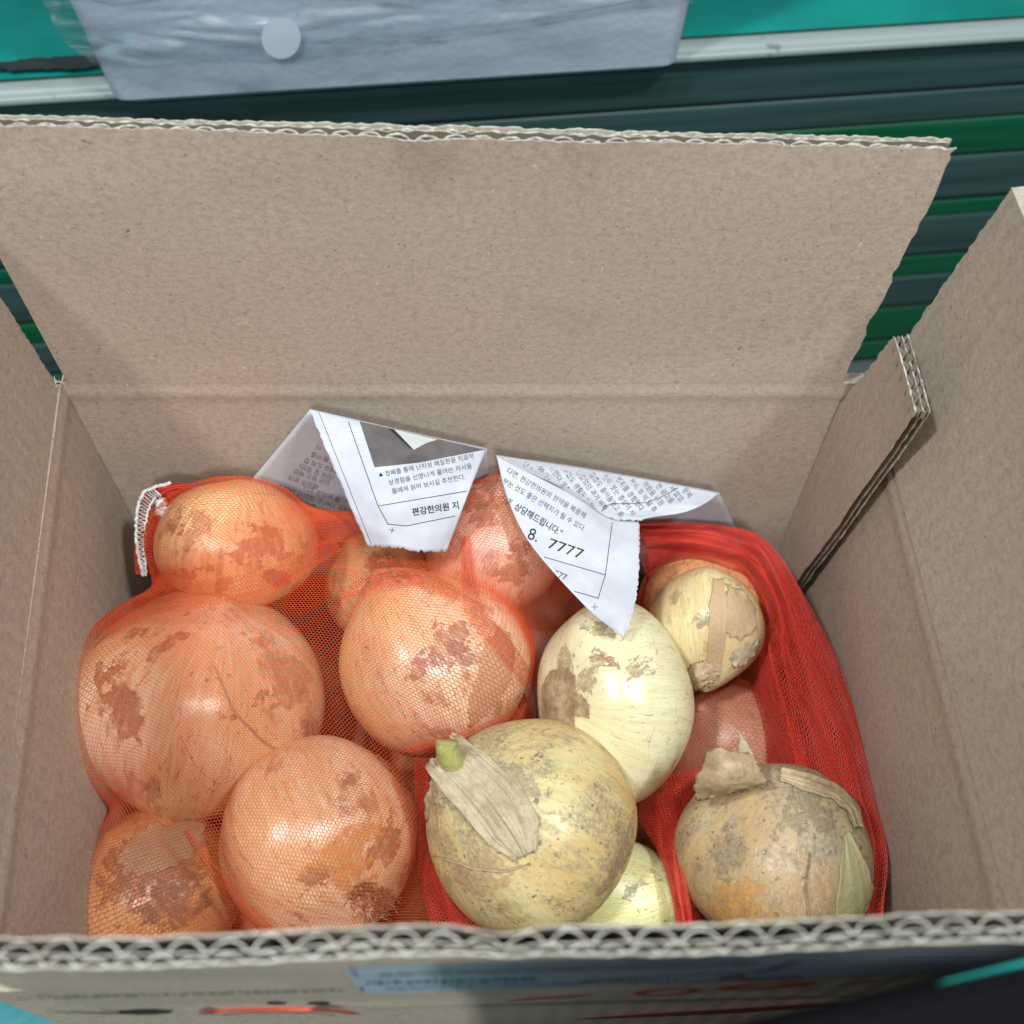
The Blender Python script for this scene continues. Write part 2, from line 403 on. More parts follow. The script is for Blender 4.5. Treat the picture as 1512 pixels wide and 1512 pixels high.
def flute_line(L, pitch, lo, hi, seed, phase=0.0):
    """crushed, leaning corrugation: samples (s, d)"""
    r = random.Random(seed); pts = []; s = -phase; 
    amp = []
    while s < L + pitch:
        p = pitch * r.uniform(.92, 1.08); top = hi - (hi - lo) * r.choice([0, 0, .04, .10, .16, .30]); lean = r.uniform(-.06, .12); wt = r.uniform(.10, .2)
        a0, a1 = r.uniform(.04, .10), r.uniform(.90, .96)
        for k in range(13):
            f = k / 12; h = math.sin(math.pi * f) ** .72
            ff = a0 + (a1 - a0) * (f + lean * math.sin(math.pi * f))
            h *= 1 + r.uniform(-.05, .03) * (0 < k < 12)
            pts.append((s + ff * p, lo + (top - lo) * max(0, min(1, h))))
        s += p
    return np.array([q for q in pts if -.0002 <= q[0] <= L + .0002])
def corrugated(name, A, B, down, nrm, depth, parent, dent, inner_mat, outer_mat, seed, jag_l=0.0, jag_r=0.0, bottom_inset=(0, 0), flutes=.0105, edge_px=.00042, flip=False):
    """double wall board standing along A->B (inner face, cut edge on top). nrm points outward."""
    A, B, down, nrm = (np.asarray(x, float) for x in (A, B, down, nrm))
    L = np.linalg.norm(B - A); ex = (B - A) / L
    root = empty(name); root.parent = parent; root.matrix_parent_inverse = Matrix.Identity(4)
    layers = [(0, .0004), (.0030, .0033), (.0049, .0054)]
    def place(s, d, h):
        """s along, d through the board, h below the cut edge"""
        dd = d + dent(s / L, d) * max(0, 1 - h / .02)
        if h > .016:      # the hinge is level although the cut edge is not
            full = ((A + ex * s)[2] - HZ - .0001) / -down[2]; h = .016 + (h - .016) * (full - .016) / (depth - .016)
        return A + ex * s + nrm * dd + down * h
    ns = int(L / .0016); rows = [0, .0012, .003, .006, .01, .016] + list(np.linspace(.024, depth, max(2, int((depth - .016) / .004))))
    r = random.Random(seed + 99)
    for li, (d0, d1) in enumerate(layers):
        rws = rows if li != 1 else rows[:6]
        nr = len(rws)
        rag = [.0005 * r.uniform(-1, .6) + .0006 * mnoise.noise(Vector((k * .13, li * 9.1, seed))) for k in range(ns + 1)]
        V0 = np.zeros((nr, ns + 1, 3)); V1 = np.zeros((nr, ns + 1, 3))
        for i, h in enumerate(rws):
            jl, jr = jag_l * r.uniform(-1, .3), jag_r * r.uniform(-1, .3)
            for k in range(ns + 1):
                f = k / ns; s = f * L
                s = s + bottom_inset[0] * (h / depth) * (1 - f) - bottom_inset[1] * (h / depth) * f
                if k == 0: s += -jl
                if k == ns: s += jr
                hh = h + (rag[k] if i == 0 else 0)
                lip = 0
                if i == 0: lip = (.00025 * mnoise.noise(Vector((k * .4, seed, li))))
                warp = .0009 * n3((s, h, seed), 16) * min(1, max(0, h - .011) / .01) * min(1, (depth - h) / .012) + .0012 * n3((s, h, seed + 4), 6) * min(1, max(0, h - .011) / .02) * min(1, (depth - h) / .03)
                V0[i, k] = place(s, d0 + lip + warp, hh); V1[i, k] = place(s, d1 + lip + warp, hh)
        n = nr * (ns + 1)
        q1 = grid_faces(nr, ns + 1); q2 = q1[:, ::-1] + n
        t = np.arange(ns); qt = np.stack([t + 1, t, t + n, t + 1 + n], -1)
        i = np.arange(nr - 1) * (ns + 1); qs1 = np.stack([i, i + ns + 1, i + ns + 1 + n, i + n], -1); qs2 = np.stack([i + ns + n, i + 2 * ns + 1 + n, i + 2 * ns + 1, i + ns], -1)
        o = link('liner', mesh_np('liner', to_box(np.concatenate([V0.reshape(-1, 3), V1.reshape(-1, 3)])), np.concatenate([q1, q2, qt, qs1, qs2])),
                 [inner_mat if li == 0 else (outer_mat if li == 2 else M_FLUTE_IN), M_RAW], root, smooth=False)
        mi = np.zeros(len(o.data.polygons), dtype=np.int32); mi[2 * len(q1):] = 1
        o.data.polygons.foreach_set('material_index', mi)
        sm = np.ones(len(mi), dtype=bool); sm[2 * len(q1):] = False; o.data.polygons.foreach_set('use_smooth', sm); o.data.set_sharp_from_angle(angle=math.radians(35))
    for fi, (lo, hi, pitch) in enumerate([(.00055, .0029, .0079), (.0034, .0048, .0060)]):
        pts = flute_line(L - .001, pitch, lo, hi, seed + fi * 31 + 1, r.random() * pitch)
        if flip: pts[:, 1] = lo + hi - pts[:, 1]
        T = np.gradient(pts, axis=0); T /= np.linalg.norm(T, axis=1)[:, None]; Nn = np.stack([-T[:, 1], T[:, 0]], -1)
        e = edge_px / 2
        V = []; hs_ = [0, .001, flutes]
        for side in (-1, 1):
            for hi_, h in enumerate(hs_):
                for k, (pt, nn) in enumerate(zip(pts, Nn)):
                    ee = e if hi_ == 0 else e * .6
                    q = pt + nn * ee * side; V.append(place(q[0], q[1], h + (.0004 + .0003 * mnoise.noise(Vector((k * .5, seed, fi))) if hi_ == 0 else 0)))
        mcount = len(pts); n = 3 * mcount
        q1 = grid_faces(3, mcount); q2 = q1[:, ::-1] + n; t = np.arange(mcount - 1); qt = np.stack([t + 1, t, t + n, t + 1 + n], -1)
        o = link('flute', mesh_np('flute', to_box(np.array(V)), np.concatenate([q1, q2, qt])), [M_FLUTE_IN, M_RAW], root)
        mi = np.zeros(len(o.data.polygons), dtype=np.int32); mi[2 * len(q1):] = 1
        rim = np.arange(len(q1)) < (mcount - 1)
        mi[:len(q1)][rim] = 1; mi[len(q1):2 * len(q1)][rim] = 1
        o.data.polygons.foreach_set('material_index', mi)
    return root
# back flap
tl = onY(-92, 189, BY1 + .0001); tl[0] = BX0 + .003
pA = np.array([BX0 + .003, BY1 + .0001, onY(0, 188, BY1 + .0001)[2] + .0008]); pB = onY(1411, 222, BY1 + .0001)
def dent_back(f, d):
    v = .0016 * math.exp(-((f - .475) / .03) ** 2) * -1 + .0009 * math.exp(-((f - .64) / .02) ** 2) * -1
    v += .0006 * math.sin(f * 9)
    return v * max(0, 1 - d / .0054)
dz = np.array([0, -.0012, -1]); dz /= np.linalg.norm(dz)
back_flap = corrugated('back_flap', pA, pB, dz, (0, 1, 0), pA[2] - HZ - .0001, box, dent_back, M_KRAFT, M_KRAFT_OUT, 5, 0, .0011, (0, .0055))
# front flap
def fedge(px, py, Z): return onZ(px, py, Z)
FZ = CAM_Z - .2027
f0, f1 = fedge(0, 1384, FZ), fedge(1512, 1349, FZ)
dirx = (f1 - f0) / np.linalg.norm(f1 - f0)
fA = f0 + dirx * ((-.1045 - f0[0]) / dirx[0]); fB = f0 + dirx * ((.1175 - f0[0]) / dirx[0])
nf = np.array([dirx[1], -dirx[0], 0]); nf /= np.linalg.norm(nf)
LF = np.linalg.norm(fB - fA)
DF = np.array([0, .06, -1.0]); DF /= np.linalg.norm(DF)       # the flap leans out a little
def dent_front(f, d):
    x = fA[0] + f * LF; px = 756 + x / .19 * 1512
    v = .0017 * math.exp(-((px - 742) / 48) ** 2) * max(0, 1 - d / .0062)
    v += .0005 * math.sin(px / 130.) + .0004 * mnoise.noise(Vector((px / 60., d * 200, 0)))
    return v
front_flap = corrugated('front_flap', fA, fB, DF, nf, (fA[2] - HZ - .0001) / -DF[2], box, dent_front, M_KRAFT_SIDE, M_KRAFT_OUT, 17, .0006, .0006, (-.0005, -.004), edge_px=.00044, flip=True)
# glue tab: an extra strip inside the back right corner, its top cut at a slant
tX = BX1 - .0085
tp = [onX(1241, 590, tX), onX(1318, 495, tX), onX(1352, 604, tX), onX(1172, 850, tX)]
down_len = tp[1][2] - (BOT + .012)
def board_strip():
    root = empty('glue_tab'); root.parent = box
    yb = BY1 - .0012; y1 = tp[1][1]; y2 = tp[2][1]
    ztop, zmid = tp[1][2], tp[0][2]
    layers = [(0, .0005), (.0026, .0029), (.0046, .0050)]
    for li, (d0, d1) in enumerate(layers):
        ny, nz = 24, 60
        V = np.zeros((2, nz, ny, 3))
        for a_ in range(2):
            for i in range(nz):
                for j in range(ny):
                    g = j / (ny - 1)
                    # outline: back edge slants from (yb, zmid) up to (y1, ztop); front edge leans back going down
                    f = (i / (nz - 1)) ** 1.5
                    z = ztop + (BOT + .012 - ztop) * f
                    yfront = y2 + (.0305) * f + .0002 * math.sin(z * 900) + random.uniform(-1, 1) * .0002
                    yback = yb if z < zmid else yb + (y1 - yb) * (z - zmid) / (ztop - zmid)
                    yback = yback + (random.uniform(-.0006, .0006) if z > zmid else 0)
                    y = yback + (yfront - yback) * g
                    zz = z + (random.uniform(-.0004, .0004) if i == 0 else 0)
                    xx = tX + (d0 if a_ == 0 else d1) + .0008 * n3((y, z, 3), 20) + .0035 * max(0, (ztop - z - .03)) / .1 * -.6
                    V[a_, i, j] = (xx, y, zz)
        n = ny * nz; q1 = grid_faces(nz, ny); q2 = q1[:, ::-1] + n
        rim = [i * ny for i in range(nz)] + [(nz - 1) * ny + j for j in range(1, ny)] + [i * ny + ny - 1 for i in range(nz - 2, -1, -1)] + list(range(ny - 2, 0, -1))
        rim = np.array(rim); r2 = np.roll(rim, -1); q3 = np.stack([rim, r2, r2 + n, rim + n], -1)
        o = link('liner', mesh_np('liner', to_box(V.reshape(-1, 3)), np.concatenate([q1, q2, q3])), [M_KRAFT_SIDE, M_RAW], root)
        o.data.set_sharp_from_angle(angle=math.radians(35))
        # pale torn paper only on the cut top
        mi = np.zeros(len(o.data.polygons), dtype=np.int32); mi[len(q1) * 2 + len(rim) - ny:] = 1
        o.data.polygons.foreach_set('material_index', mi)
    for lo, hi, pitch, sd in ((.0005, .0025, .0079, 3), (.0030, .0045, .006, 4)):
        W_ = abs(y2 - y1); pts = flute_line(W_, pitch * .8, lo, hi, sd, .002)
        V = []
        T = np.gradient(pts, axis=0); T /= np.linalg.norm(T, axis=1)[:, None]; Nn = np.stack([-T[:, 1], T[:, 0]], -1)
        for side in (-1, 1):
            for h in (0.0003, .004):
                for pt, nn in zip(pts, Nn):
                    q = pt + nn * .00028 * side; V.append((tX + q[1], y1 - q[0], ztop - h))
        mcount = len(pts); n = 2 * mcount; q1 = grid_faces(2, mcount); t = np.arange(mcount - 1)
        link('flute', mesh_np('flute', to_box(np.array(V)), np.concatenate([q1, q1[:, ::-1] + n, np.stack([t + 1, t, t + n, t + 1 + n], -1)])), [M_FLUTE_IN, M_RAW], root)
        fo_ = bpy.data.objects[[o.name for o in root.children][-1]]
        mi = np.zeros(len(fo_.data.polygons), dtype=np.int32); mi[2 * len(q1):] = 1; fo_.data.polygons.foreach_set('material_index', mi)
board_strip()
# torn paper fuzz in the corners where the flaps were slit
M_FUZZ = simple('torn_paper', (0.62, 0.56, 0.46), .95)
def fuzz(pxs, Yf, n, spread, seed):
    r = random.Random(seed); paths = []; rads = []
    for _ in range(n):
        px, py = r.choice(pxs); px += r.gauss(0, spread); py += r.gauss(0, spread)
        p = onY(px, py, Yf - r.random() * .002); d = np.array([r.gauss(0, 1), r.gauss(0, .6), r.gauss(.3, 1)]); d /= np.linalg.norm(d)
        l = r.uniform(.0012, .0035); paths.append([to_box(p), to_box(p + d * l * .5 + np.array([r.gauss(0, .0003), 0, 0])), to_box(p + d * l)]); rads.append([.00022, .00018, .00008])
    tubes('torn_edge', paths, rads, M_FUZZ, box, 4)['kind'] = 'stuff'
fuzz([(80, 572), (84, 578), (78, 568), (88, 566)], BY1 - .003, 26, 3, 1)
#fuzz([(1240, 590), (1244, 583), (1236, 596)], BY1 - .004, 50, 3, 2)

# printing and label on the outside of the front flap
ff = [o for o in front_flap.children if o.name.startswith('liner')][2]
bpy.context.view_layer.update()
nf0 = nf; nf = np.cross(dirx, DF); nf /= np.linalg.norm(nf); nf = nf if nf[1] < 0 else -nf
ffq = fA + nf0 * .0059
_lv = np.empty(len(ff.data.vertices) * 3); ff.data.vertices.foreach_get('co', _lv); _lv = _lv.reshape(-1, 3) + np.array(box.location)
bvo = BVHTree.FromPolygons([tuple(p) for p in _lv], [tuple(p.vertices) for p in ff.data.polygons])
def onF(px, py, lift=.0003):
    dd = Vector(ray(px, py)).normalized(); hit_ = bvo.ray_cast(Vector(CP), dd)[0]
    if hit_ is not None: return np.array(hit_) - np.array(dd) * lift * 2.2 + nf * .00008
    d = ray(px, py); q = ffq + nf * lift
    return CP + d * (np.dot(q - CP, nf) / np.dot(d, nf))
M_INK_RED = simple('red_ink', (0.55, 0.06, 0.03), .7); M_INK_BLACK = simple('black_ink', (0.012, 0.016, 0.014), .7)
M_INK_BLUE = simple('blue_ink', (0.03, 0.06, 0.14), .6); M_INK_GREEN = simple('green_ink', (0.05, 0.11, 0.08), .6)
m = N('label_paper'); c = m.coord()
m.color(m.mix(m.ramp(m.noise(m.mapping(c, (8, 1, 260)), 1, 2), .4, .6), (0.40, 0.50, 0.55), (0.46, 0.55, 0.66))).rough(.45); M_LABEL = m.m
def print_poly(name, pts, mat, parent, lift=.0003, holes=None):
    bm = bmesh.new(); vs = [bm.verts.new(to_box(onF(x, y, lift))) for x, y in pts]; bm.faces.new(vs)
    bmesh.ops.triangulate(bm, faces=bm.faces[:])
    return bm_obj(name, bm, mat, parent)
def print_rows(name, items, mat, parent, lift=.0003):
    bm = bmesh.new()
    for pts in items:
        vs = [bm.verts.new(to_box(onF(x, y, lift))) for x, y in pts]; bm.faces.new(vs)
    return bm_obj(name, bm, mat, parent)
def lab_v(x): return float(np.interp(x, [507, 1520], [1428, 1393])), float(np.interp(x, [507, 535, 760, 1020, 1212, 1446, 1520], [1430, 1467, 1459, 1450, 1443, 1431, 1424]))
bm = bmesh.new(); cols_ = []
for x in np.linspace(507, 1520, 90):
    a_, b_ = lab_v(x); cols_.append([bm.verts.new(to_box(onF(x + (0 if x > 540 else 0), a_ + (b_ - a_) * q / 5, .0003))) for q in range(6)])
for a_, b_ in zip(cols_, cols_[1:]):
    for q in range(5): bm.faces.new((a_[q], a_[q + 1], b_[q + 1], b_[q]))
label = bm_obj('shipping_label', bm, M_LABEL, front_flap)
def text_bars(x0, y0, x1, y1, hgt, seed, mn=3, mx=11):
    r = random.Random(seed); out = []; x = x0
    while x < x1:
        w = r.uniform(mn, mx); f = (x - x0) / (x1 - x0); y = y0 + (y1 - y0) * f + r.uniform(-.6, .6)
        out.append([(x, y), (x + w, y), (x + w, y + hgt * r.uniform(.6, 1)), (x, y + hgt * r.uniform(.6, 1))]); x += w + r.uniform(1.5, 6)
    return out
print_rows('label_text', text_bars(541, 1449, 790, 1443, 5.5, 3) + text_bars(570, 1458, 1000, 1445, 3.0, 4, 2, 6), M_INK_BLUE, label, .0006)
print_rows('label_stripe', text_bars(560, 1438, 1120, 1420, 3, 5, 4, 30) + text_bars(860, 1446, 1130, 1432, 3.0, 6, 2, 9) + [[(1095, 1444), (1185, 1440), (1185, 1442), (1095, 1447)]], M_INK_GREEN, label, .0006)
M_VIOLET = simple('violet_ink', (.22, .03, .12), .6)
for _q in ([[(517, 1430), (521, 1430), (530, 1442), (526, 1442)], [(532, 1456), (535, 1456), (538, 1463), (534, 1463)], [(1133, 1430), (1180, 1417), (1184, 1419), (1140, 1433)], [(1062, 1443), (1100, 1438), (1100, 1442), (1062, 1447)]]): print_rows('label_mark', [_q], M_VIOLET, label, .0008)
dash = text_bars(-20, 1474, 505, 1461, 2.2, 9, 4, 14)
print_rows('dashed_line', dash, M_INK_BLACK, front_flap)
def ell(cx, cy, rx, ry, n=36, sl=0.0): return [(cx + rx * math.cos(2 * math.pi * k / n), cy + ry * math.sin(2 * math.pi * k / n) + sl * rx * math.cos(2 * math.pi * k / n)) for k in range(n)]
def ring(cx, cy, rx, ry, wx, wy, a0=0, a1=360, n=40, sl=0.0):
    out = []
    for k in range(n):
        p = [math.radians(a0 + (a1 - a0) * (k + q) / n) for q in (0, 1)]
        f = lambda a, o: (cx + (rx - o * wx) * math.cos(a), cy + (ry - o * wy) * math.sin(a) + sl * rx * math.cos(a))
        out.append([f(p[0], 0), f(p[1], 0), f(p[1], 1), f(p[0], 1)])
    return out
print_poly('black_print', ell(215, 1494, 40, 4.5, sl=-.01), M_INK_BLACK, front_flap)
print_poly('black_print', [(60, 1493), (120, 1494), (180, 1495), (200, 1498), (150, 1497), (90, 1495)], M_INK_BLACK, front_flap)
print_poly('black_print', ell(408, 1481, 15, 2.4), M_INK_BLACK, front_flap); print_poly('black_print', ell(470, 1481, 17, 2.4, sl=-.03), M_INK_BLACK, front_flap)
print_rows('red_print', ring(412, 1498, 120, 11, 22, 5.5, 180, 360) + ring(412, 1500, 85, 6, 6, 1.6, 180, 360), M_INK_RED, front_flap)
print_poly('red_print', [(740, 1478), (780, 1473), (830, 1470), (885, 1467), (850, 1472), (800, 1475), (750, 1478)], M_INK_RED, front_flap)
print_rows('red_print', ring(985, 1464, 50, 5.5, 16, 2.2, sl=-.05) + ring(1130, 1455, 76, 4.5, 30, 2.8, sl=-.06), M_INK_RED, front_flap)
print_poly('red_print', [(1235, 1453), (1260, 1448), (1300, 1448), (1365, 1439), (1330, 1445), (1290, 1450), (1250, 1451)], M_INK_RED, front_flap)
print_poly('red_print', [(845, 1505), (950, 1497), (1060, 1491), (1240, 1479), (1230, 1485), (1080, 1497), (900, 1506)], M_INK_RED, front_flap)

# ------------------------------------------------------------------ onions
# name: px, py, depth along the view, radius px, neck direction (image right, image up, towards camera), flatness, kind
def basis(ax):
    ax = ax / np.linalg.norm(ax); u = np.array([.3, .8, .1]); e1 = np.cross(u, ax); e1 /= np.linalg.norm(e1); return e1, np.cross(ax, e1), ax
def cdir(r, u, t): 
    v = r * RGT - u * DWN - t * FWD; return v / np.linalg.norm(v)
SPECS = {
 'A': dict(p=(350, 803), t=.414, r=121, ax=(.12, .95, .15), flat=.76, neck=.0, inn=1, pal='gold'),
 'B': dict(p=(300, 1036), t=.395, r=182, ax=(.25, .9, .25), flat=.895, inn=1, pal='peach'),
 'C': dict(p=(642, 985), t=.398, r=139, ax=(-.5, .8, .15), flat=.97, inn=1, pal='peach', neck=.26, nw=.42),
 'D': dict(p=(730, 812), t=.420, r=102, ax=(.2, .8, .3), flat=.95, inn=1, pal='pink', neck=.22, nw=.40),
 'E': dict(p=(474, 1238), t=.366, r=152, ax=(-.45, .55, -.5), flat=.93, inn=1, pal='peach'),
 'F': dict(p=(224, 1322), t=.376, r=127, ax=(-.3, .7, .4), flat=.95, inn=1, pal='orange'),
 'G': dict(p=(560, 862), t=.446, r=82, ax=(-.6, .3, .5), flat=.95, inn=1, pal='gold'),
 'H': dict(p=(1045, 900), t=.452, r=96, ax=(.2, .8, .3), flat=.95, inn=1, pal='orange'),
 'I': dict(p=(1072, 1100), t=.425, r=92, ax=(-.4, .5, .4), flat=.95, inn=1, pal='pink'),
 'J': dict(p=(906, 1038), t=.384, r=122, ax=(-.75, .12, .55), flat=.92, inn=0, pal='pale', ell=1.28, neck=.03),
 'K': dict(p=(1041, 924), t=.408, r=87, ax=(-.1, -.75, .45), flat=.98, inn=0, pal='palegold', neck=.22, nw=.30),
 'L': dict(p=(788, 1216), t=.352, r=153, ax=(-.62, .48, .40), flat=.98, inn=0, pal='straw', neck=.27, nw=.34),
 'M': dict(p=(1143, 1262), t=.354, r=140, ax=(.02, .85, .30), flat=.92, inn=0, pal='dirty', neck=.14, nw=.36),
 'N': dict(p=(912, 1328), t=.372, r=86, ax=(.90, .20, .35), flat=.9, inn=0, pal='palegreen', neck=.62, nw=.50),
}
LOWER = [(-.100, .095, .127, .040), (-.018, .085, .125, .038), (.060, .092, .125, .038), (-.115, .195, .127, .040), (-.030, .178, .127, .040), (.050, .172, .125, .039), (.096, .212, .125, .036)]
for k, (x, y, z, r_) in enumerate(LOWER):
    SPECS['low%d' % k] = dict(xyz=(x, y, z), rr=r_, ax=(random.uniform(-1, 1), random.uniform(-.3, 1), random.uniform(-.2, .6)), flat=.95, inn=1, pal='brown')
PAL = {  # base, warmer skin, brown outer skin, soil; amounts of brown skin and soil
 'gold': ((.88, .66, .36), (.78, .48, .20), (.40, .19, .08), (.20, .11, .06), .42, .15),
 'peach': ((.92, .73, .50), (.80, .51, .25), (.46, .22, .10), (.26, .13, .07), .42, .26),
 'pink': ((.80, .50, .36), (.70, .38, .24), (.42, .20, .12), (.20, .10, .06), .42, .15),
 'brown': ((.62, .36, .17), (.50, .25, .11), (.30, .14, .07), (.15, .08, .05), .6, .3),
 'orange': ((.84, .45, .21), (.74, .36, .14), (.45, .20, .09), (.2, .09, .05), .35, .1),
 'pale': ((.80, .775, .52), (.79, .73, .45), (.56, .40, .22), (.30, .23, .13), .16, .24),
 'palegold': ((.74, .66, .36), (.72, .54, .28), (.46, .33, .18), (.22, .18, .11), .34, .36),
 'straw': ((.74, .65, .33), (.70, .52, .22), (.52, .43, .27), (.25, .20, .135), .36, .95),
 'dirty': ((.52, .43, .27), (.56, .39, .19), (.36, .29, .20), (.20, .165, .12), .45, 1.0),
 'palegreen': ((.80, .80, .44), (.76, .74, .34), (.44, .36, .18), (.30, .24, .10), .25, .3),
}
def skin_mat(name, pal, seed):
    b, s2, br, d, am, dirt = PAL[pal]
    m = N(name); c = m.coord()
    sep = m.node('ShaderNodeSeparateXYZ'); m.set(sep.inputs[0], c)
    cmb = m.node('ShaderNodeCombineXYZ'); m.set(cmb.inputs[0], sep.outputs[0]); m.set(cmb.inputs[1], sep.outputs[1])
    nv = m.node('ShaderNodeVectorMath', operation='NORMALIZE'); m.set(nv.inputs[0], cmb.outputs[0])
    cmb2 = m.node('ShaderNodeCombineXYZ'); s3 = m.node('ShaderNodeSeparateXYZ'); m.set(s3.inputs[0], nv.outputs[0])
    wob = m.math('MULTIPLY', m.noise(c, 2.2, 3), .12)
    m.set(cmb2.inputs[0], m.math('ADD', s3.outputs[0], wob)); m.set(cmb2.inputs[1], s3.outputs[1]); m.set(cmb2.inputs[2], m.math('MULTIPLY', sep.outputs[2], .14))
    mer = m.mapping(cmb2.outputs[0], (1, 1, 1), (seed * 1.7, seed, 0))
    fib = m.noise(mer, 11, 4, .65, .1); fib2 = m.noise(mer, 34, 3, .65, .1); vein = m.noise(mer, 7.5, 2, .5, .15)
    cc = m.mapping(c, (1, 1, 1), (seed * 3.1, -seed * 2.3, seed))
    big = m.noise(cc, 1.1, 3, .55, .4)
    pat = m.noise(m.mapping(c, (1.4, 1.4, .8), (seed, seed * 2.1, 9)), 1.5, 8, .64, .35)
    dn = m.math('ADD', m.noise(m.mapping(c, (1.5, 1.5, .75), (seed, seed * 5, 3)), 1.7, 9, .72, .3), m.math('MULTIPLY', m.math('POWER', m.math('ABSOLUTE', sep.outputs[2]), 4.0), .10))
    fine = m.noise(cc, 26, 4, .7); spk = m.noise(cc, 19, 3, .6, .6)
    col = m.mix(m.ramp(big, .36, .64), b, s2)
    col = m.mix(m.ramp(fib, .40, .66, 0, .65), col, tuple(x * f for x, f in zip(s2, (.92, .84, .72))))
    col = m.mix(m.ramp(fib2, .5, .7, 0, .42), col, tuple(min(1, x * 1.15) for x in b))
    va = m.math('ABSOLUTE', m.math('SUBTRACT', vein, .5))
    col = m.mix(m.ramp(va, 0, .008, .7, 0), col, tuple(x * .8 for x in br))
    pl = .70 - .26 * am
    brown = m.ramp(pat, pl - .02, pl + .05); edge_ = m.ramp(m.math('ABSOLUTE', m.math('SUBTRACT', pat, pl)), 0, .006, 1, 0)
    bcol = m.mix(m.ramp(fib, .35, .65), br, tuple(x * .62 for x in br))
    col = m.mix(m.math('MULTIPLY', brown, m.ramp(fine, .25, .6, .30, .75)), col, bcol)
    crk = m.ramp(m.math('ABSOLUTE', m.math('SUBTRACT', big, .47)), 0, .0045, .55, 0)
    col = m.mix(m.math('MULTIPLY', crk, m.ramp(fine, .4, .55)), col, tuple(x * .4 for x in br))
    col = m.mix(m.math('MULTIPLY', edge_, m.ramp(fib, .4, .6, .1, .55)), col, tuple(x * .45 for x in br))
    lo = .66 - .22 * dirt
    col = m.mix(m.math('MULTIPLY', m.ramp(dn, lo, lo + .16, 0, .8), m.ramp(fine, .35, .62, .2, 1)), col, d)
    col = m.mix(m.math('MULTIPLY', m.ramp(spk, .62, .66), m.ramp(dn, lo - .10, lo + .06, 0.0, .8)), col, tuple(x * .42 for x in d))
    h = m.math('ADD', m.math('MULTIPLY', fib, .55), m.math('ADD', m.math('MULTIPLY', brown, .35), m.math('MULTIPLY', fine, .26)))
    h = m.math('ADD', h, m.math('MULTIPLY', big, .8))
    m.color(col).rough(m.math('ADD', m.ramp(dn, lo - .02, lo + .12, .21, .58), m.math('MULTIPLY', fine, .08))).bump(h, .32 if pal != 'pale' else .2, .0012)
    m.b.inputs['Specular IOR Level'].default_value = .75
    m.b.inputs['Subsurface Weight'].default_value = .14 if pal in ('pale', 'palegreen', 'palegold') else .06
    m.b.inputs['Subsurface Radius'].default_value = (1, .7, .35); m.b.inputs['Subsurface Scale'].default_value = .004
    return m.m

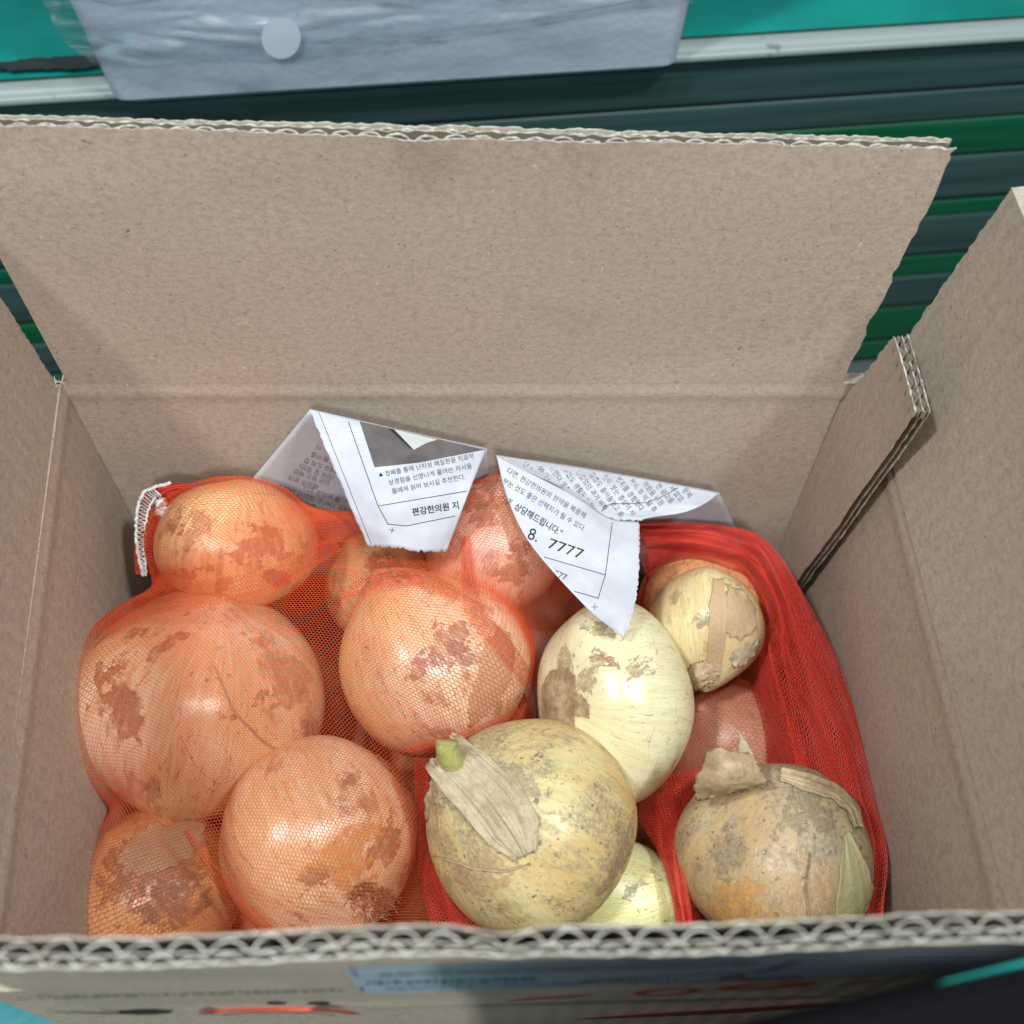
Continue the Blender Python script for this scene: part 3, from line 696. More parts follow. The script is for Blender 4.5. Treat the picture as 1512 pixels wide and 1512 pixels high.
_st = {}
def stain_of(mat):
    if mat.name not in _st:
        c1, c2 = FL[mat.name]; m = N(mat.name + '_thin'); c = m.coord()
        f = m.noise(m.mapping(c, (1.6, 1.6, .5)), 9, 7, .7, .3); g = m.noise(c, 30, 4, .7)
        m.color(m.mix(m.ramp(g, .35, .65), c1, c2)).rough(.5)
        at = m.node('ShaderNodeAttribute'); at.attribute_name = 'fade'
        m.set(m.b.inputs['Alpha'], m.math('MULTIPLY', m.ramp(at.outputs['Fac'], 0, .7), m.ramp(f, .32, .66, .12, .85)))
        m.bump(m.math('ADD', f, g), .3, .0008); _st[mat.name] = m.m
    return _st[mat.name]
FL = {}
class Onion:
    def surf(s, d, lift=0.0):
        """local (unit radius) surface point in direction d (n,3)"""
        d = np.atleast_2d(d); d = d / np.linalg.norm(d, axis=1)[:, None]
        th = np.arccos(np.clip(d[:, 2], -1, 1))
        k = s.neck * np.exp(-(th / s.nw) ** 1.5) - .06 * np.exp(-((math.pi - th) / .22) ** 2)
        out = d.copy(); out[:, 2] *= s.flat; out[:, 1] *= s.ell
        ph = np.arctan2(d[:, 1], d[:, 0])
        lump = 1 + .028 * np.sin(2.6 * d[:, 0] + 1.3 * d[:, 2] + s.seed) + .024 * np.sin(3.1 * d[:, 1] - 1.9 * d[:, 2] + 2 * s.seed) + .013 * np.sin(6.1 * d[:, 0] + 4.3 * d[:, 1] + s.seed) + .012 * np.sin(3 * ph + s.seed) * np.sin(th) + .008 * np.sin(5 * ph + 2 * s.seed) * np.sin(th) + .010 * np.sin(2.2 * th * 2 + s.seed + ph)
        out = out * (lump + lift)[:, None]
        out[:, 2] += k
        return out
    def build(s, key, sp_, idx):
        s.key = key; s.neck = sp_.get('neck', .10); s.flat = sp_['flat']; s.nw = sp_.get('nw', .20); s.ell = sp_.get('ell', 1.0); s.seed = idx * 2.37 + 1
        if 'xyz' in sp_: s.c = np.array(sp_['xyz']); s.r = sp_['rr']
        else: s.c = P(*sp_['p'], sp_['t']); s.r = sp_['r'] / 1512 * sp_['t'] * .985
        ax = cdir(*sp_['ax'])
        if s.ell > 1.0:   # long cross axis stays close to image vertical
            e2 = -DWN - ax * np.dot(-DWN, ax) + .22 * RGT * -1; e2 -= ax * np.dot(e2, ax); e2 /= np.linalg.norm(e2); e1 = np.cross(e2, ax)
        else: e1, e2, ax = basis(ax)
        s.R = np.stack([e1, e2, ax], 1)      # columns
        nth, nph = 72, 112
        th = np.linspace(0.004, math.pi - .004, nth) ; th = th - .35 * np.sin(2 * th) * .5 * 0
        ph = np.linspace(0, 2 * math.pi, nph, endpoint=False)
        T, Ph = np.meshgrid(th, ph, indexing='ij')
        d = np.stack([np.sin(T) * np.cos(Ph), np.sin(T) * np.sin(Ph), np.cos(T)], -1).reshape(-1, 3)
        V = s.surf(d)
        s.pal = sp_['pal']; s.mat = skin_mat('onion_skin_' + sp_['pal'], sp_['pal'], s.seed)
        s.o = link('onion', mesh_np('onion', V, grid_faces(nth, nph, True)), s.mat)
        mw = Matrix.Identity(4)
        for a in range(3):
            for b_ in range(3): mw[a][b_] = s.R[a, b_] * s.r
            mw[a][3] = s.c[a]
        s.o.matrix_world = mw
        return s
    def local_dir(s, px, py):
        """direction (local) of the surface point seen at this pixel"""
        d = ray(px, py); d = d / np.linalg.norm(d)
        A_ = np.linalg.inv(s.R * s.r); o_ = A_ @ (CP - s.c); dl = A_ @ d
        sc = np.array([1, 1 / s.ell, 1 / s.flat]); o2, d2 = o_ * sc, dl * sc
        a, b, c_ = d2 @ d2, 2 * o2 @ d2, o2 @ o2 - 1
        D = b * b - 4 * a * c_
        t = (-b - math.sqrt(D)) / (2 * a) if D > 0 else -b / (2 * a)
        q = o2 + d2 * t; return q / np.linalg.norm(q)
    def to_local(s, p): return np.linalg.inv(s.R * s.r) @ (np.asarray(p) - s.c)
    def peel(s, px, py, rad_px, mat, seed, asp=1.0, ang=0.0, lift=.05, name='skin_flake', rag=.30, base=.010):
        c0 = s.local_dir(px, py); c1 = s.local_dir(px + 2, py)
        e1 = c1 - c0; e1 -= c0 * (e1 @ c0); e1 /= np.linalg.norm(e1) + 1e-9; e2 = np.cross(c0, e1)
        al = rad_px / 1512 * np.linalg.norm(s.c - CP) / s.r
        rings, segs = 12, 96; D = []; L = []
        for i in range(rings):
            f = i / (rings - 1)
            for k in range(segs):
                a = 2 * math.pi * k / segs; v = (math.cos(a) * 1.0, math.sin(a), seed)
                R_ = al * (1 + rag * 1.2 * n3(v, 1.4) + rag * .8 * n3(v, 4.5, 2) + rag * .5 * n3(v, 13, 4))
                x, y = R_ * f * math.cos(a), R_ * f * math.sin(a) * asp
                ca, sa = math.cos(ang), math.sin(ang); x, y = x * ca - y * sa, x * sa + y * ca
                D.append(c0 + e1 * x + e2 * y)
                L.append(base + lift * f ** 4 * max(0, n3(v, 1.8, 7) + .15) + .006 * n3((x * 3, y * 3, seed), 3))
        V = s.surf(np.array(D), np.array(L))
        o = link(name, mesh_np(name, V, grid_faces(rings, segs, True)), mat, s.o)
        md = o.modifiers.new('thick', 'SOLIDIFY'); md.thickness = .006; md.offset = -1
        return o
    def broken(s, px, py, rad_px, mat, seed, asp=1.0, ang=0.0, thr=.0, name='skin_flake', n=84):
        """remains of a brown outer skin: a patch eaten into ragged islands"""
        c0 = s.local_dir(px, py); c1 = s.local_dir(px + 2, py)
        e1 = c1 - c0; e1 -= c0 * (e1 @ c0); e1 /= np.linalg.norm(e1) + 1e-9; e2 = np.cross(c0, e1)
        al = rad_px / 1512 * np.linalg.norm(s.c - CP) / s.r
        g = np.linspace(-1, 1, n); D = []; K = np.zeros((n, n))
        for i in range(n):
            for j in range(n):
                x, y = g[i], g[j]; v = (x, y, seed * 1.7)
                f = n3(v, 1.5) * .9 + n3(v, 3.6, 1) * .6 + n3(v, 8, 2) * .42 + n3(v, 19, 3) * .28
                K[i, j] = f + .55 - 1.0 * math.hypot(x, y) ** 1.5 - thr
                x, y = x * al, y * al * asp; ca, sa = math.cos(ang), math.sin(ang)
                D.append(c0 + e1 * (x * ca - y * sa) + e2 * (x * sa + y * ca))
        L = .006 + .010 * np.clip(K.ravel(), 0, .6)
        V = s.surf(np.array(D), L); Q = grid_faces(n, n)
        Q = Q[(K.ravel()[Q] > 0).sum(1) >= 3]
        if not len(Q): return None
        used = np.zeros(len(V), bool); used[Q.ravel()] = True; rm = np.cumsum(used) - 1
        me = mesh_np(name, V[used], rm[Q]); at = me.attributes.new('fade', 'FLOAT', 'POINT')
        at.data.foreach_set('value', np.clip(K.ravel()[used] / .30, 0, 1).astype(np.float32))
        o = link(name, me, stain_of(mat), s.o); o['kind'] = 'stuff'
        return o
    def strip(s, path, widths, mat, seed, lift=.02, wr=.015, name='leaf_sheath', endlift=(0, 0), rag=.1, nl=50, nw=22):
        path = np.array(path, float); f = np.linspace(0, len(path) - 1, nl)
        pp = np.stack([np.interp(f, np.arange(len(path)), path[:, k]) for k in range(2)], -1); ww = np.interp(f, np.arange(len(path)), widths)
        for _ in range(3): pp[1:-1] = (pp[:-2] + pp[1:-1] * 2 + pp[2:]) / 4
        T = np.gradient(pp, axis=0); T /= np.linalg.norm(T, axis=1)[:, None]; Nn = np.stack([-T[:, 1], T[:, 0]], -1)
        V = np.zeros((nl, nw, 3))
        for i in range(nl):
            g = i / (nl - 1)
            for j in range(nw):
                w = (j / (nw - 1) - .5) * 2
                e = ww[i] * (1 + rag * n3((i * .13, math.copysign(1, w) * 3, seed), 1) * (abs(w) > .9))
                q = pp[i] + Nn[i] * w * e + T[i] * (6 * n3((j * .6, seed, g), 1) if i in (0, nl - 1) else 0)
                d = s.local_dir(*q)
                l = lift + wr * (n3((w * 3.2, g * 1.2, seed), 1.6) + .5 * n3((w * 8, g * 1.5, seed + 3), 1.5) + .45 * n3((w * 22, g * 1.2, seed + 5), 1)) + endlift[0] * max(0, 1 - g / .3) ** 2 + endlift[1] * max(0, 1 - (1 - g) / .3) ** 2
                l += .015 * abs(w) ** 3
                V[i, j] = s.surf(d, np.array([max(.004, l)]))[0]
        o = link(name, mesh_np(name, V.reshape(-1, 3), grid_faces(nl, nw)), mat, s.o)
        md = o.modifiers.new('thick', 'SOLIDIFY'); md.thickness = .007; md.offset = 0
        return o
    def free_patch(s, ctrl, mat, seed, nu=30, nv=30, wr=.0008, name='dry_neck', edge=.0006):
        G = px_patch(ctrl, nu, nv)
        for i in range(nu):
            for j in range(nv):
                e = 1 if (i in (0, nu - 1) or j in (0, nv - 1)) else 0
                G[i, j] = G[i, j] - FWD * wr * (n3((i * .25, j * .1, seed), 1) + .6 * n3((i * .7, j * .3, seed), 1)) + e * edge * np.array([random.uniform(-1, 1) for _ in range(3)])
        V = np.array([s.to_local(p) for p in G.reshape(-1, 3)])
        o = link(name, mesh_np(name, V, grid_faces(nu, nv)), mat, s.o)
        md = o.modifiers.new('thick', 'SOLIDIFY'); md.thickness = .008; md.offset = 0
        return o
    def tube(s, pts, rad, mat, name, sides=14):
        """pts in (px,py,t)"""
        W_ = np.array([P(*p) for p in pts]); n = 24; f = np.linspace(0, len(W_) - 1, n)
        W_ = np.stack([np.interp(f, np.arange(len(W_)), W_[:, k]) for k in range(3)], -1)
        for _ in range(4): W_[1:-1] = (W_[:-2] + 2 * W_[1:-1] + W_[2:]) / 4
        rr = np.interp(f, np.arange(len(rad)), rad)
        v, q = tube_arrays(W_, rr, sides)
        nn = len(v); cap0 = np.array([W_[0], W_[-1]]); v = np.concatenate([v, cap0])
        caps = [[nn + 1, nn - sides + k, nn - sides + (k + 1) % sides, nn + 1] for k in range(sides)]
        me = bpy.data.meshes.new(name)
        V = [tuple(s.to_local(p)) for p in v]
        F = [tuple(int(a) for a in r_) for r_ in q] + [tuple(c_[:3]) for c_ in caps]
        me.from_pydata(V, [], F); me.update()
        return link(name, me, mat, s.o)

ON = {k: Onion().build(k, v, i) for i, (k, v) in enumerate(SPECS.items())}
LABELS = {
 'A': 'golden onion in the red net bag, farthest back left beside the white stitching',
 'B': 'largest peach coloured onion in the red net, against the left wall of the box',
 'C': 'peach onion in the red net with a pinkish brown patch, mid bag',
 'D': 'pinkish onion under the net between the two folded newspaper corners',
 'E': 'peach onion in the net with brown roots, close behind the front flap',
 'F': 'brown papery onion in the net at the front left corner of the box',
 'G': 'small yellowish onion in the net, half hidden under the folded left newspaper corner',
 'H': 'orange onion under the red net behind the small loose pale onion',
 'I': 'orange onion under the net between the three loose onions on the right',
 'J': 'large smooth pale loose onion under the tip of the folded newspaper',
 'K': 'small loose pale onion with peeling skin, beside the red net at the back right',
 'L': 'loose straw coloured onion with a green stem stub and dry grey leaf sheath',
 'M': 'loose dirty brown onion with torn papery neck in the front right corner',
 'N': 'pale green onion half hidden under the loose onion with the green stem',
}
LOWLAB = ['brown onion at the bottom of the bag, deep under the front left onions', 'brown onion low in the bag under the onion with roots', 'brown onion at the bottom of the bag under the loose onion with the green stem',
          'brown onion low in the bag at the back left under the golden onion', 'brown onion glimpsed in the dark gap left of the onion with the pinkish brown patch', 'brown onion deep in the bag under the large smooth pale onion', 'brown onion at the bottom of the back right corner under the small pale onion']
for k, o in ON.items():
    if k.startswith('low'): tag(o.o, LOWLAB[int(k[3:])], 'onion', 'onions in the red net bag')
    else: tag(o.o, LABELS[k], 'onion', 'onions in the red net bag' if SPECS[k]['inn'] else 'loose onions on top of the bag')

def flake_mat(name, col, dark, rough=.55, trans=.0, fibre=(1, 1, 1)):
    FL[name] = (col, dark); m = N(name); c = m.coord(); f = m.noise(m.mapping(c, fibre), 7, 6, .65, .4); g = m.noise(c, 34, 3, .7)
    col_ = m.mix(m.ramp(f, .35, .68), col, dark); col_ = m.mix(m.ramp(g, .55, .75, 0, .6), col_, tuple(x * .55 for x in dark))
    m.color(col_).rough(rough).bump(m.math('ADD', f, m.math('MULTIPLY', g, .5)), .5, .0012)
    if trans:
        al = m.ramp(f, .3, .7, 1 - trans - .15, 1 - trans + .2); m.set(m.b.inputs['Alpha'], al)
    return m.m
F_BROWN = flake_mat('brown_skin', (.52, .28, .15), (.34, .17, .085), .5, .2); F_PINK = flake_mat('pink_brown_skin', (.56, .31, .22), (.40, .19, .13), .5, .45)
F_TAN = flake_mat('tan_skin', (.72, .52, .30), (.58, .40, .22), .40, .35); F_GREY = flake_mat('grey_leaf', (.60, .50, .33), (.40, .33, .21), .75, .0, fibre=(1, 1, .6))
F_DIRT = flake_mat('dirt_skin', (.50, .38, .24), (.29, .22, .14), .8, .5); F_PALE = flake_mat('pale_green_skin', (.66, .60, .33), (.54, .47, .24), .42, .2)
F_CLEAR = flake_mat('clear_brown_skin', (.56, .38, .22), (.38, .25, .14), .28, .62); F_ORANGE = flake_mat('orange_skin', (.82, .45, .14), (.70, .34, .10), .32, .4)
F_GREEN = flake_mat('green_stem', (.48, .49, .17), (.36, .33, .13), .4)
F_BEIGE = flake_mat('beige_neck', (.56, .43, .26), (.38, .27, .15), .6)
F_THIN = flake_mat('thin_peach_skin', (.84, .56, .34), (.74, .44, .25), .3, .5)
o = ON['A']; o.broken(390, 800, 62, F_BROWN, 1, .7, .5, .05); o.broken(280, 845, 52, F_BROWN, 3, .6, .4, .1); o.peel(408, 852, 24, F_PINK, 2, .55, -.5, rag=.2, lift=.03); o.broken(260, 780, 26, F_BROWN, 4, 1, 0, .2)
o = ON['B']; o.broken(170, 1045, 80, F_BROWN, 5, .7, -1.1, .05); o.broken(250, 950, 60, F_BROWN, 9, .6, .5, .35); o.strip([(318, 985), (345, 1050), (392, 1098), (415, 1110)], [.5, 1.1, 1.2, .5], F_TAN, 8, .003, .002, 'skin_flake', rag=.8); o.broken(380, 1040, 50, F_BROWN, 60, .6, .8, .3); o.peel(225, 1168, 32, F_TAN, 41, .3, 1.0, lift=.16, rag=.5); o.broken(200, 930, 36, F_BROWN, 7, .6, .6, .25)
o = ON['C']; o.broken(648, 958, 64, F_PINK, 10, .8, .9, .02); o.broken(690, 965, 40, F_PINK, 11, .7, .2, .12); o.broken(600, 872, 34, F_BROWN, 13, .6, .3, .1); o.peel(728, 1000, 74, F_THIN, 14, .38, 1.35, rag=.18, lift=.02)
o = ON['D']; o.broken(765, 835, 48, F_BROWN, 15, .8, .5, -.05); o.broken(722, 765, 44, F_BROWN, 16, .6, .5, .1); o.broken(690, 745, 40, F_BROWN, 17, 1, 0, .0)
o = ON['E']; o.peel(590, 1140, 44, F_BROWN, 18, .42, 1.5, rag=.2, lift=.02); o.broken(580, 1235, 60, F_BROWN, 19, .6, 1.2, .05); o.broken(528, 1265, 74, F_ORANGE, 20, .75, .6, -.2); o.broken(470, 1298, 50, F_BROWN, 21, .6, .9, .12); o.broken(520, 1140, 40, F_PINK, 22, .6, .9, .2); o.broken(600, 1300, 46, F_BROWN, 61, .8, 0, .1)
o = ON['F']; o.peel(240, 1245, 56, F_TAN, 23, .6, .6, rag=.3, lift=.10); o.broken(190, 1295, 64, F_BROWN, 24, .7, 1.2, -.1); o.broken(250, 1330, 60, F_BROWN, 25, .7, .4, -.1); o.broken(270, 1300, 70, F_BROWN, 62, .7, 1.0, -.1)
o = ON['G']; o.broken(560, 832, 40, F_PINK, 26, .7)
o = ON['J']; o.peel(818, 1045, 50, F_CLEAR, 27, .8, 1.2, rag=.16, lift=.03); o.broken(862, 998, 34, F_BEIGE, 28, .9, .4, .0); o.broken(938, 988, 40, F_BEIGE, 90, .45, .35, .0); o.broken(895, 975, 40, F_BROWN, 91, .35, -.1, .2); o.broken(886, 928, 34, F_DIRT, 29, .6, -.2, .0); o.peel(852, 1040, 22, F_CLEAR, 42, .5, -.5, lift=.08, rag=.2); o.broken(830, 985, 40, F_BEIGE, 63, .7, 1.2, .1)
o = ON['K']; o.peel(1094, 905, 38, F_TAN, 31, .75, 1.3, rag=.16, lift=.06); o.strip([(1060, 858), (1060, 910), (1058, 960), (1050, 1000)], [8, 13, 12, 10], F_TAN, 32, .012, .010, 'skin_flake', rag=.3); o.broken(1038, 916, 18, F_DIRT, 33, .8, 0, -.1); o.broken(989, 881, 16, F_BEIGE, 34, 1, 0, -.1); o.peel(1100, 966, 24, F_GREY, 35, .7, .9, rag=.22, lift=.08); o.broken(1085, 870, 36, F_DIRT, 64, .7, .4, .15)
o.free_patch([[(1018, 982, .392), (1030, 978, .388), (1046, 978, .388), (1064, 984, .392)], [(1016, 1002, .391), (1030, 998, .386), (1046, 996, .387), (1062, 996, .391)], [(1024, 1020, .392), (1034, 1017, .389), (1046, 1008, .389), (1058, 1002, .392)]], F_BEIGE, 51)
o = ON['L']
o.strip([(664, 1112), (698, 1140), (732, 1182), (760, 1228), (776, 1262)], [24, 34, 44, 40, 16], F_GREY, 36, .022, .034, 'leaf_sheath', (.10, .0), .12, 70, 64)
o.broken(765, 1150, 60, F_GREY, 43, .7, .6, -.05)
o.broken(925, 1262, 74, F_DIRT, 37, .6, 1.25, -.2); o.broken(700, 1300, 80, F_TAN, 93, .6, .3, .1)
o.strip([(650, 1262), (700, 1282), (745, 1286), (780, 1276)], [1, 2.6, 2.4, 1], F_BEIGE, 44, .005, .004, 'skin_flake', rag=.4)
o.tube([(674, 1136, .334), (664, 1118, .330), (659, 1104, .328), (660, 1094, .328)], [.0046, .0040, .0036, .0038], F_GREEN, 'stem')
o.free_patch([[(632, 1128, .333), (638, 1125, .331), (646, 1132, .331)], [(640, 1145, .334), (650, 1148, .332), (656, 1158, .332)], [(628, 1175, .336), (640, 1178, .334), (652, 1180, .333)], [(630, 1212, .342), (637, 1205, .340), (644, 1200, .338)]], F_BEIGE, 52, 20, 12, name='leaf_sheath')
o = ON['M']
o.free_patch([[(1044, 1112, .332), (1062, 1104, .328), (1085, 1110, .327), (1112, 1112, .330)], [(1036, 1134, .330), (1062, 1128, .324), (1092, 1132, .323), (1124, 1140, .328)], [(1026, 1158, .332), (1055, 1158, .325), (1090, 1156, .325), (1134, 1156, .330)], [(1028, 1182, .336), (1058, 1176, .331), (1094, 1166, .330), (1134, 1158, .333)]], F_BEIGE, 53, wr=.0005)
o.free_patch([[(1072, 1068, .337), (1077, 1070, .336), (1080, 1074, .336)], [(1090, 1085, .334), (1096, 1088, .333), (1101, 1094, .333)], [(1090, 1112, .329), (1102, 1110, .328), (1113, 1114, .329)]], F_GREY, 54, 24, 8, .0003, name='dry_neck', edge=.0003)
o.strip([(1150, 1160), (1190, 1166), (1226, 1178), (1250, 1200), (1257, 1225)], [6, 10, 11, 10, 6], F_BEIGE, 39, .03, .03, 'torn_collar', rag=.5)
o.strip([(1243, 1232), (1256, 1290), (1262, 1340), (1262, 1385)], [3, 20, 30, 28], F_PALE, 40, .010, .010, 'skin_flake', rag=.15)
o.broken(1055, 1265, 70, F_DIRT, 45, .8, .6, .0); o.broken(1195, 1200, 70, F_DIRT, 46, .6, .7, -.05); o.broken(1185, 1335, 96, F_TAN, 47, .7, 1.0, -.1); o.broken(1090, 1350, 80, F_ORANGE, 48, .6, .2, -.15); o.strip([(1196, 1262), (1190, 1310), (1196, 1360), (1190, 1400)], [1.2, 2, 2, 1], F_DIRT, 92, .004, .004, 'skin_flake', rag=.8)
o = ON['N']; o.broken(940, 1310, 36, F_BEIGE, 72, .6, .4, .25); o.broken(985, 1345, 30, F_BEIGE, 73, .6, .4, .1)
# roots of E
o = ON['E']; paths, rads = [], []
rr = random.Random(4)
for k in range(150):
    a = rr.uniform(0, 6.28); q = rr.random() ** .5; px, py = 548 + 34 * q * math.cos(a), 1328 + 24 * q * math.sin(a)
    d = o.local_dir(px, py); b0 = o.surf(d, np.array([.0]))[0]; out = d + np.array([rr.gauss(0, .5) for _ in range(3)]); out /= np.linalg.norm(out)
    l = rr.uniform(.05, .13); paths.append([b0, b0 + out * l * .5 + d * .02, b0 + out * l + np.array([rr.gauss(0, .02) for _ in range(3)])]); rads.append([.006, .005, .003])
tubes('roots', paths, rads, flake_mat('root_fibre', (.42, .22, .10), (.25, .11, .05), .9), o.o, 4)['kind'] = 'stuff'

# ------------------------------------------------------------------ red net bag
bag = empty('net_bag', (-.02, .15, BOT + .01))
tag(bag, 'fine red net bag round most of the onions, its mouth bunched along the right wall', 'net bag')
BAG0 = np.array(bag.location)
NU, NV = 110, 100
u = np.linspace(-1, 1, NU); v = np.linspace(-1, 1, NV); U, Vv = np.meshgrid(u, v, indexing='ij')
kx = .16
X = -.022 + .142 * U * np.sqrt(1 - kx * Vv ** 2 * .5) ; Y = .154 + .1 * Vv * np.sqrt(1 - kx * U ** 2 * .5)
Zd = .105 + .20 * np.clip((1 - U ** 6) * (1 - Vv ** 6), 0, 1) ** .5
Pn = np.stack([X, Y, Zd], -1)
inn = [ON[k] for k in ON if SPECS[k]['inn']]; loose = [ON[k] for k in 'JKLMN']
def collide(Pn):
    for o in inn:
        A_ = np.linalg.inv(o.R * (o.r * 1.06 + .001)); q = (Pn - o.c) @ A_.T
        q = q * np.array([1, 1 / o.ell, 1 / o.flat]); d = np.linalg.norm(q, axis=-1)
        f = np.where(d < 1, 1 / np.maximum(d, .2), 1)
        q = q * f[..., None] * np.array([1, o.ell, o.flat])
        new = q @ (o.R * (o.r * 1.06 + .001)).T + o.c
        Pn = np.where((d < 1)[..., None], new, Pn)
    for o in inn:
        if o.neck > .15:
            cn = o.c + o.R[:, 2] * o.r * (o.flat + o.neck - .40); q = Pn - cn; d = np.linalg.norm(q, axis=-1); rn = o.r * .42 + .001
            Pn = np.where((d < rn)[..., None], cn + q * (rn / np.maximum(d, 1e-5))[..., None], Pn)
    for o in loose:
        rho2 = (Pn[..., 0] - o.c[0]) ** 2 + (Pn[..., 1] - o.c[1]) ** 2; R_ = o.r * 1.06
        zc = o.c[2] - np.sqrt(np.maximum(R_ ** 2 - rho2, 0)) - .0015
        Pn[..., 2] = np.where(rho2 < R_ ** 2, np.minimum(Pn[..., 2], zc), Pn[..., 2])
    # the net lies behind the folded newspaper corners
    q = Pn - CP; tt = q @ FWD; xx = 756 + 1512 * (q @ RGT) / tt; yy = 756 + 1512 * (q @ DWN) / tt
    inl = (yy > 600) & (yy < 822) & (xx > 450 + (yy - 605) * .42) & (xx < 728 - (yy - 663).clip(0) * .39)
    inr = (yy > 670) & (yy < 945) & (xx > 722 + (yy - 673) * .72) & (xx < 952)
    need = np.where(inl, .389 + (yy - 605) * .00003, np.where(inr, .402 - (yy - 760).clip(0) * .00022, 0))
    f = np.where(tt < need, need / tt, 1.0)
    return CP + q * f[..., None]
for it in range(520):
    L_ = (Pn[:-2, 1:-1] + Pn[2:, 1:-1] + Pn[1:-1, :-2] + Pn[1:-1, 2:]) / 4
    Pn[1:-1, 1:-1] += .9 * (L_ - Pn[1:-1, 1:-1])
    Pn = collide(Pn)
    Pn[..., 0] = np.clip(Pn[..., 0], BX0 + .006, BX1 - .011); Pn[..., 1] = np.clip(Pn[..., 1], BY0 + .005, BY1 - .006)
NETBASE = Pn.copy()

m = N('net_thread'); c = m.coord()
m.color(m.mix(m.noise(c, 90, 2), (0.66, 0.065, 0.018), (0.82, 0.14, 0.04))).rough(.5)
m.b.inputs['Specular IOR Level'].default_value = .35
M_NET = m.m
m = N('net_thread_red'); c = m.coord()
m.color(m.mix(m.noise(c, 90, 2), (0.72, 0.035, 0.018), (0.86, 0.085, 0.05))).rough(.5); M_NET_RED = m.m

def net(name, G, ncol, nrow, rad, mat, parent, keep=None, org=None, amp=.15):
    """hexagonal thread net over the point grid G: ncol half cells along axis 0, nrow rows along axis 1"""
    n, mm = G.shape[:2]
    fu = np.linspace(0.5, n - 1.5, ncol); fr = np.linspace(0.5, mm - 1.5, nrow); dr = fr[1] - fr[0]
    FU, FR = np.meshgrid(fu, fr, indexing='ij')       # (ncol,nrow)
    ii, kk = np.meshgrid(np.arange(ncol), np.arange(nrow), indexing='ij')
    par = 1 - 2 * ((ii + kk) % 2)
    FV = FR + amp * dr * par
    Pt = catmull(G, FU, FV)
    e = .35
    du = catmull(G, FU + e, FV) - catmull(G, FU - e, FV); dv = catmull(G, FU, FV + e) - catmull(G, FU, FV - e)
    nn = np.cross(du, dv); nn /= np.linalg.norm(nn, axis=-1)[..., None] + 1e-12
    du /= np.linalg.norm(du, axis=-1)[..., None] + 1e-12; b = np.cross(nn, du)
    ang = [math.pi / 2, math.pi * 7 / 6, math.pi * 11 / 6]
    rings = np.stack([Pt + rad * (math.sin(a) * nn + math.cos(a) * b) for a in ang], 2)    # (ncol,nrow,3,3)
    V1 = rings.reshape(-1, 3)
    ok = np.ones((ncol, nrow), bool) if keep is None else keep(Pt, FU, FV)
    idx = (ii * nrow + kk) * 3
    a0, a1 = idx[:-1][ok[:-1] & ok[1:]], idx[1:][ok[:-1] & ok[1:]]
    Q1 = np.concatenate([np.stack([a0 + s_, a0 + (s_ + 1) % 3, a1 + (s_ + 1) % 3, a1 + s_], -1) for s_ in range(3)])
    # links
    sel = (par[:, :-1] == 1) & ok[:, :-1] & ok[:, 1:]
    pa, pb = Pt[:, :-1][sel], Pt[:, 1:][sel]; na, nb = nn[:, :-1][sel], nn[:, 1:][sel]; ta, tb = du[:, :-1][sel], du[:, 1:][sel]
    r0 = np.stack([pa + rad * (math.sin(a) * na + math.cos(a) * ta) for a in ang], 1); r1 = np.stack([pb + rad * (math.sin(a) * nb + math.cos(a) * tb) for a in ang], 1)
    V2 = np.concatenate([r0.reshape(-1, 3), r1.reshape(-1, 3)]); nl_ = len(pa); base = len(V1)
    i0 = base + np.arange(nl_) * 3; i1 = i0 + nl_ * 3
    Q2 = np.concatenate([np.stack([i0 + s_, i0 + (s_ + 1) % 3, i1 + (s_ + 1) % 3, i1 + s_], -1) for s_ in range(3)])
    V = np.concatenate([V1, V2]) - (BAG0 if org is None else org)
    Q = np.concatenate([Q1, Q2])
    used = np.zeros(len(V), bool); used[Q.ravel()] = True; remap = np.cumsum(used) - 1
    o = link(name, mesh_np(name, V[used], remap[Q]), mat, parent)
    o['kind'] = 'stuff'
    print(name, 'quads', len(Q))
    return o
net('net_body', NETBASE, 560, 300, .000115, M_NET, bag, keep=lambda p, a, b: p[..., 2] > .128)

